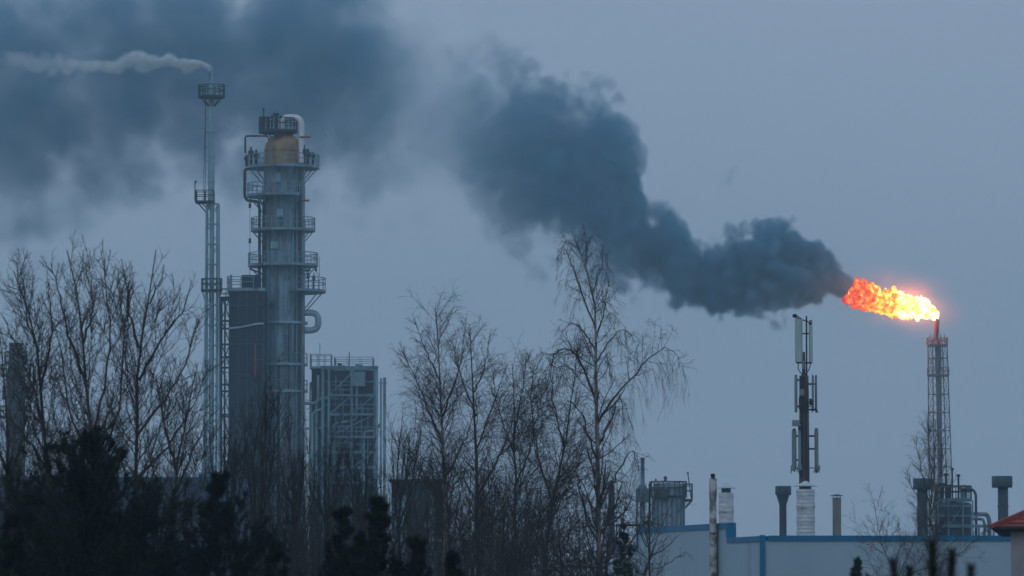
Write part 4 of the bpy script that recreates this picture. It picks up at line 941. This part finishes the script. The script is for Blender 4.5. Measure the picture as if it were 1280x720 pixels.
# left clump, 115 m away
bare_tree('bare_tree', 'leafless forked tree leaning left at the far left edge, thin spreading top', 'tree', 64, 112,
    [([(66, None), (62, 600), (54, 540), (50, 470), (38, 400), (14, 338)], .11, .010)],
    [([(55, 545), (38, 485, .4), (18, 440, .7), (-4, 392, .9)], .034, .008), ([(50, 480), (66, 420, -.5), (62, 350, -.6)], .04, .008), ([(46, 440), (28, 395, .5), (24, 350, .6)], .03, .008), ([(60, 590), (30, 540, -.6), (-10, 500, -.9)], .036, .008)], 11, ASC)
bare_tree('bare_tree', 'densest leafless tree of the left clump, crown peaking above the big pine', 'tree', 116, 108,
    [([(122, None), (118, 620), (114, 560), (106, 480), (100, 410), (92, 350), (81, 312)], .10, .010)],
    [([(113, 550), (128, 480, .4), (134, 400, .6), (121, 312, .6)], .036, .008), ([(106, 480), (86, 420, -.4), (64, 330, -.6)], .036, .008), ([(117, 600), (146, 510, .5), (150, 410, .8), (139, 345, .9)], .036, .008), ([(102, 430), (118, 380, -.5), (108, 340, -.5)], .03, .008), ([(116, 590), (84, 520, .5), (70, 440, .8), (60, 400, .9)], .034, .008)], 12, dict(ASC, d1=5.2, d2=5.2))
bare_tree('bare_tree', 'tall leafless tree with one clean straight stem and widely forked upper limbs', 'tree', 169, 110,
    [([(168, None), (168, 640), (170, 560), (171, 480), (174, 430), (186, 365), (193, 312)], .10, .010)],
    [([(171, 435), (160, 395, .3), (148, 322, .4)], .034, .008), ([(172, 475), (200, 420, .4), (226, 385, .6), (236, 348, .6)], .036, .008), ([(182, 385), (200, 350, -.3), (205, 332, -.3)], .025, .008), ([(170, 545), (206, 500, -.4), (232, 460, -.6), (250, 395, -.6)], .036, .008), ([(168, 600), (205, 560, .6), (240, 500, .9), (258, 455, 1.0)], .036, .008)], 13, ASC)
bare_tree('bare_tree', 'low spreading leafless tree just left of the vent stack foot', 'tree', 222, 125,
    [([(215, None), (216, 640), (222, 570), (236, 500), (246, 455)], .09, .011)],
    [([(217, 620), (240, 560, .5), (262, 515, .8)], .04, .009), ([(220, 590), (205, 530, -.4), (196, 470, -.5)], .04, .009), ([(216, 635), (190, 590, .5), (178, 540, .8)], .04, .009)], 14, ASC)
bare_tree('bare_tree', 'leafless young tree behind the leftmost pine, cut by the picture edge', 'tree', 8, 120,
    [([(6, None), (6, 640), (10, 560), (4, 480), (-2, 420)], .09, .011)],
    [([(7, 620), (24, 550, .5), (28, 500, .6)], .04, .009), ([(8, 590), (-12, 530, -.4), (-20, 480, -.5)], .04, .009)], 15, ASC)
# brush and saplings across the foot of the plant
for i, (px, D, top, lab) in enumerate((
        (283, 138, 515, 'dark leafless sapling right beneath the ladder tower'),
        (322, 145, 468, 'leafless thicket tree before the dark furnace block, highest of the brush'),
        (366, 140, 528, 'leafless sapling before the foot of the big column'),
        (410, 146, 540, 'leafless sapling before the left edge of the braced frame'),
        (452, 150, 555, 'leafless sapling growing before the right half of the braced frame'),
        (496, 150, 520, 'thin leafless sapling in the gap right of the braced frame'))):
    rg = random.Random(100 + i); tr = [([(px, None), (px + rg.uniform(-4, 4), 690), (px + rg.uniform(-9, 9), (690 + top) / 2), (px + rg.uniform(-12, 12), top)], .07, .009)]
    li = []
    for k in range(5):
        dx = rg.uniform(-34, 34); y0 = rg.uniform(640, 705)
        li.append(([(px + rg.uniform(-3, 3), y0), (px + dx * .6, (y0 + top) / 2 + 20, rg.uniform(-1, 1)), (px + dx, top + rg.uniform(5, 60), rg.uniform(-1.5, 1.5))], .04, .008))
    bare_tree('bare_sapling', lab, 'sapling', px, D, tr, li, 200 + i, BRUSH, twig='twig_dark', group='saplings along the foot of the plant')
# birches, 150-170 m away
bare_tree('birch', 'feathery leafless birch, leftmost of the birch row, beside the braced frame', 'birch', 553, 160,
    [([(556, None), (556, 680), (555, 600), (552, 520), (549, 450), (543, 385)], .13, .010)],
    [([(554, 560), (530, 500, .8), (512, 455, 1.2), (503, 440, 1.4)], .04, .008), ([(553, 520), (575, 460, -.8), (582, 415, -1)], .04, .008), ([(551, 480), (528, 430, -.6), (520, 405, -.7)], .03, .008), ([(555, 600), (582, 545, .8), (600, 500, 1.2)], .04, .008), ([(556, 640), (524, 580, -.9), (500, 545, -1.2)], .04, .008)], 31, dict(BIR, dr3=.25, dr2=.08, t2=.05), 'bark_birch', 'twig_birch', 'row of bare birches')
bare_tree('birch', 'leafless birch with darker straight stem, second in the birch row', 'birch', 597, 158,
    [([(598, None), (598, 690), (597, 600), (594, 520), (590, 460), (587, 405)], .14, .010)],
    [([(596, 560), (618, 500, .8), (634, 455, 1.2)], .04, .008), ([(595, 520), (572, 460, -.7), (566, 430, -.8)], .04, .008), ([(593, 490), (610, 445, .5), (612, 415, .6)], .03, .008), ([(597, 620), (630, 560, -.9), (648, 500, -1.3)], .045, .008)], 32, dict(BIR, dr3=.25, dr2=.1, t2=.05, d1=4.6), 'bark', 'twig_birch', 'row of bare birches')
bare_tree('birch', 'low bushy leafless birch in the hollow between the taller row and the weeping one', 'birch', 645, 165,
    [([(642, None), (643, 690), (644, 600), (642, 520), (640, 452)], .11, .010)],
    [([(644, 610), (668, 545, .7), (678, 480, 1.0)], .04, .008), ([(643, 570), (622, 510, -.7), (616, 470, -.8)], .035, .008), ([(643, 540), (654, 480, .4), (660, 440, .5)], .03, .008)], 33, dict(BIR, dr3=.25, dr2=.12, t2=.04), 'bark', 'twig_birch', 'row of bare birches')
bare_tree('birch', 'slanting leafless birch leaning right into the weeping birch', 'birch', 682, 157,
    [([(676, None), (680, 700), (692, 620), (708, 550), (718, 480), (722, 430)], .10, .010)],
    [([(690, 630), (670, 560, .7), (664, 500, .9), (668, 455, .9)], .04, .008), ([(684, 660), (710, 610, -.6), (730, 560, -.8)], .035, .008), ([(705, 560), (690, 500, -.5), (690, 450, -.6)], .03, .008)], 34, dict(BIR, dr3=.3, dr2=.12, t2=.04), 'bark', 'twig_birch', 'row of bare birches')
WEEP = dict(strand=6.0, d1=4.6, a1=(35, 70), l1=.40, t1=.10, d2=5.6, a2=(25, 70), l2=.6, t2=.0, dr2=.55, d3=5.6, a3=(15, 60), l3=.6, t3=-.18, dr3=.75, r3=.0038, lo=.2, lenp=.72)
bare_tree('birch', 'tallest leafless birch, with weeping twigs and an arching limb reaching far right', 'birch', 746, 155,
    [([(750, None), (749, 700), (748, 620), (747, 540), (745, 470), (745, 400), (738, 350), (726, 315), (714, 288)], .15, .012)],
    [([(747, 530), (764, 503, -.4), (790, 472, -.7), (812, 447, -.9), (832, 436, -1.0), (846, 444, -1.0), (848, 462, -1.0)], .042, .007), ([(745, 500), (734, 470, .3), (718, 440, .5), (704, 432, .6), (692, 444, .7), (688, 470, .7)], .05, .010),
     ([(745, 440), (730, 412, .3), (714, 402, .4), (702, 414, .4)], .035, .009), ([(745, 410), (728, 370, -.2), (718, 335, -.3), (704, 308, -.3)], .035, .009), ([(744, 455), (764, 424, -.4), (778, 412, -.5), (788, 420, -.6)], .03, .009),
     ([(741, 365), (752, 335, .3), (756, 305, .3)], .025, .008), ([(732, 335), (735, 305, .2), (729, 280, .2)], .022, .008), ([(745, 425), (757, 385, .4), (761, 345, .4)], .025, .008), ([(747, 560), (766, 520, .5), (776, 490, .8), (780, 520, .9)], .04, .009),
     ([(747, 580), (728, 520, -.5), (712, 500, -.8), (700, 515, -.8)], .04, .009), ([(748, 640), (772, 590, .5), (792, 560, .9), (800, 590, 1)], .04, .009), ([(745, 470), (758, 440, .5), (766, 470, .6)], .02, .008), ([(720, 310), (708, 300, .2), (700, 320, .3)], .015, .007)],
    35, WEEP, 'bark_birch', 'twig_birch', 'row of bare birches')
bare_tree('birch', 'slim feathery leafless birch standing before the flare tower', 'birch', 1165, 178,
    [([(1166, None), (1166, 690), (1166, 640), (1165, 590), (1162, 555), (1160, 515)], .055, .007)],
    [([(1165, 640), (1152, 580, .3), (1147, 545, .4)], .025, .006), ([(1166, 640), (1176, 585, -.3), (1180, 545, -.4)], .025, .006), ([(1165, 615), (1170, 570, .2), (1172, 530, .2)], .02, .006), ([(1166, 660), (1142, 610, .4), (1136, 585, .5)], .022, .006)],
    36, dict(BIR, d1=9, d2=8, d3=8, a1=(14, 40), dr3=.15, dr2=.05, t2=.08, l1=.34, r1=.006, r2=.004, r3=.003), 'bark_birch', 'twig_birch')
bare_tree('bare_sapling', 'thin leafless sapling against the pale shed wall, left of the hooded duct', 'sapling', 1108, 150,
    [([(1128, None), (1122, 720), (1106, 690), (1097, 655), (1093, 630)], .03, .006)],
    [([(1118, 712), (1128, 680, .3), (1122, 650, .4)], .015, .005), ([(1124, 720), (1140, 680, -.3), (1146, 645, -.4)], .016, .005), ([(1108, 695), (1086, 680, .2), (1072, 672, .3)], .012, .005), ([(1126, 722), (1170, 705, .3), (1205, 690, .4), (1240, 655, .4)], .018, .006)],
    37, dict(ASC, stems=0, r1=.006, r2=.004, r3=.003, d1=5, d2=7, l1=.4), group=None)
bare_tree('bare_tree', 'small dark leafless tree before the left shed face with one limb reaching right', 'tree', 811, 185,
    [([(811, None), (811, 720), (811.5, 670), (812, 630), (812.5, 602)], .085, .02)],
    [([(811, 696), (826, 689, -.2), (840, 678, -.3), (850, 668, -.3)], .03, .007), ([(811, 715), (835, 705, .3), (858, 690, .4), (868, 700, .4)], .02, .006), ([(811, 690), (800, 665, .2), (798, 640, .2), (806, 618, .2)], .02, .006), ([(812, 660), (803, 630, -.2), (808, 604, -.2)], .015, .006), ([(811, 712), (795, 700, .2), (788, 690, .2)], .015, .006)],
    38, dict(ASC, stems=0, d1=2.6, l1=.34, lo=.5, r1=.006, r2=.004, r3=.003))
# thicket: one tangled mass along the bottom
rng = np.random.default_rng(77); c = Soup(); N = 520
tx = rng.uniform(-40, 770, N); gap_ = (tx > 130) & (tx < 268) & (rng.random(N) < .94); tx[gap_] += 210; td = rng.uniform(125, 200, N); P = np.zeros((N, 9, 3)); Rr = np.zeros((N, 9))
for i in range(N):
    a = at(tx[i], HZ, td[i]); topy = rng.uniform(578, 690) + (30 if tx[i] < 250 else 0) + (14 * math.sin(tx[i] * .03)); zt = at(tx[i], topy, td[i]).z
    q = np.linspace(0, 1, 9); dx, dy = rng.normal(size=2) * .9
    P[i, :, 0] = a.x + dx * q ** 1.5 + np.cumsum(rng.normal(size=9) * .05); P[i, :, 1] = td[i] + dy * q ** 1.5; P[i, :, 2] = zt * q; Rr[i] = np.linspace(.026, .006, 9)
c.add(P, Rr, 4)
P1, R1 = kids(P, Rr, rng, 16, .35, .98, (20, 50), .26, .10, .12, 5, .5, .0055); c.add(P1, R1, 3)
P2, R2 = kids(P1, R1, rng, 5, .2, 1.0, (20, 60), .45, .06, .14, 4, .6, .004); c.add(P2, R2, 3)
tag(c.build('undergrowth', 'twig_dark', None), kind='stuff')

# ------------------------------------------------------------------ pines
def needles(shP, rng, per, ln, w, spread=.75):
    """needle triangles along shoot polylines (B, S, 3)"""
    B, Sg, _ = shP.shape; N = B * per; pi = np.repeat(np.arange(B), per); f = rng.random(N) * (Sg - 1); i0 = np.minimum(f.astype(int), Sg - 2); fr = (f - i0)[:, None]
    p = shP[pi, i0] * (1 - fr) + shP[pi, i0 + 1] * fr; d = norm(shP[pi, i0 + 1] - shP[pi, i0])
    rv = rng.normal(size=(N, 3)); rv = norm(rv - d * (rv * d).sum(-1, keepdims=True)); nd = norm(d * rng.uniform(.35, 1.1, (N, 1)) + rv * spread)
    sd_ = norm(np.cross(nd, rng.normal(size=(N, 3)))) * w; L = ln * rng.uniform(.7, 1.15, (N, 1))
    V = np.stack([p - sd_, p + sd_, p + nd * L], 1).reshape(-1, 3); return V, np.arange(N * 3).reshape(-1, 3)

def pine(label, px, D, top, width, seed, whorls=13, gap=.26, group='young pines in the foreground', needle=.105, dens=1.0, lean=0.0, nm='needles', z_low=1.6, candles=True):
    T = Thing('pine_tree', label, 'pine', px, D, group); rng = np.random.default_rng(seed); H = T.z(top); Wd = width * T.m * .5
    tr = np.zeros((1, 15, 3)); q = np.linspace(0, 1, 15); tr[0, :, 2] = H * q; tr[0, :, 0] = lean * q + np.cumsum(rng.normal(size=15) * .012); tr[0, :, 1] = np.cumsum(rng.normal(size=15) * .012)
    s = Soup(); rt = np.linspace(.012 * H, .010, 15)[None]; s.add(tr, rt, 8)
    sh = []; z = H - gap * .9; k = 0
    B1, R1 = [], []
    while z > z_low and k < 40:
        dpt = H - z; L = max(.12 + .22 * dpt, Wd * 1.3 * min(1.0, .03 + dpt / (H * .27))); nb = rng.integers(5, 9)
        a0 = rng.uniform(0, 6.28)
        for j in range(nb):
            a = a0 + 6.283 * j / nb + rng.normal() * .22; l_ = L * rng.uniform(.5, 1.35); el = R(rng.uniform(40, 66) - min(44, dpt * 17))
            d = np.array([math.cos(a) * math.cos(el), math.sin(a) * math.cos(el), math.sin(el)]); zz = min(z + rng.uniform(-.5, .5) * gap, H - .2); p = np.array([np.interp(zz, tr[0, :, 2], tr[0, :, 0]), np.interp(zz, tr[0, :, 2], tr[0, :, 1]), zz]); pts = [p]
            for q_ in range(8):
                d = d + np.array([0, 0, .09]) + rng.normal(size=3) * .05; d /= np.linalg.norm(d); p = p + d * l_ / 8; pts.append(p)
            B1.append(pts); R1.append(np.linspace(.018 * (l_ ** .7) + .006, .006, 9))
        z -= gap * rng.uniform(.8, 1.2); k += 1
    B1 = np.array(B1); R1 = np.array(R1); s.add(B1, R1, 5)
    l1 = np.linalg.norm(np.diff(B1, axis=1), axis=2).sum(1)
    B2, R2 = kids(B1, R1, rng, np.maximum(3, (l1 * 10).astype(int)), .2, .97, (35, 65), .42, .24, .06, 5, .6, .005, .45); s.add(B2, R2, 4)
    l2 = np.linalg.norm(np.diff(B2, axis=1), axis=2).sum(1)
    B3, R3 = kids(B2, R2, rng, np.maximum(1, (l2 * 6).astype(int)), .3, .97, (30, 60), .5, .2, .05, 4, .7, .004, .3); s.add(B3, R3, 3)
    s.build('trunk', 'bark', T.o)
    Vs, Fs, n0 = [], [], 0
    leader = tr[:, 6:]; 
    for sp, pn in ((B1[:, 2:], 90), (B2[:, 1:], 60), (B3, 44), (np.repeat(leader, 6, 0), 110)):
        V, f = needles(sp, rng, max(4, int(pn * dens)), needle, .0044 if D > 40 else .0012); Vs.append(V); Fs.append(f + n0); n0 += len(V)
    np_mesh('crown', np.concatenate(Vs), np.concatenate(Fs), nm, T.o)
    return T
pine('biggest dark pine, broad and bushy, filling the lower left corner', 112, 78, 543, 215, 51, gap=.26)
pine('dark pine with two upright spires, just right of the biggest pine', 272, 80, 590, 135, 52, gap=.26)
pine('low dark pine sprouting between the two spired pine and the middle pair', 342, 72, 676, 70, 53)
pine('slender left pine of the close pair below the braced frame', 426, 76, 632, 84, 54, gap=.22)
pine('fuller right pine of the close pair below the braced frame', 470, 74, 622, 96, 55, gap=.22)
pine('small dark pine spike just right of the close pair', 517, 74, 672, 44, 56)
pine('low dark pine at the far left bottom corner', 12, 70, 640, 90, 57)
pine('tiny pine tip showing under the birch row', 573, 74, 690, 40, 58)
pine('lone slim young pine before the left end of the shed', 778, 150, 655, 34, 59, gap=.34, dens=.7, needle=.10)
pine('low spiky pine top at the bottom edge before the right shed wall', 1070, 120, 698, 44, 60, gap=.25, dens=.5)
# near pine at the bottom right: only its upright shoots rise into the picture
T = Thing('pine_tree', 'nearest pine, only its blurred upright shoots rising into view at bottom right', 'pine', 1166, 31, 'young pines in the foreground'); rng = np.random.default_rng(61)
s = Soup(); tr = np.zeros((1, 12, 3)); q = np.linspace(0, 1, 12); zt = T.z(679); tr[0, :, 2] = zt * q; s.add(tr, np.linspace(.07, .008, 12)[None], 8)
sh = []
for px, py, y in ((1166, 679, 0), (1193, 689, .15), (1115, 702, -.1), (1140, 710, .2), (1212, 708, -.1), (1060, 735, .1), (1235, 738, .1), (1090, 742, -.2), (1180, 730, -.3), (1150, 740, .3)):
    p1_ = np.array([T.x(px), y, T.z(py)]); p0 = p1_ * np.array([.8, .8, 1]) - np.array([0, 0, .42]); pm = p1_ * np.array([.96, .96, 1]) - np.array([0, 0, .16]); root = np.array([0, 0, p0[2] - .35])
    P = resample([root, p0, pm, p1_], 10)[None]; s.add(P, np.linspace(.014, .005, 11)[None], 6); sh.append(P[:, 4:])
for k in range(46):
    z = rng.uniform(2.0, zt - .9); a = rng.uniform(0, 6.28); l_ = min(1.5, .35 + (zt - z) * .45) * rng.uniform(.7, 1.1)
    P = resample([(0, 0, z), (math.cos(a) * l_ * .6, math.sin(a) * l_ * .6, z + .12 * l_), (math.cos(a) * l_, math.sin(a) * l_, min(z + .5 * l_, T.z(728)))], 10)[None]; s.add(P, np.linspace(.02, .005, 11)[None], 5); sh.append(P[:, 4:])
s.build('trunk', 'bark', T.o)
V, f = needles(np.concatenate(sh), rng, 1300, .06, .0024, .75); np_mesh('crown', V, f, 'needles_fresh', T.o)
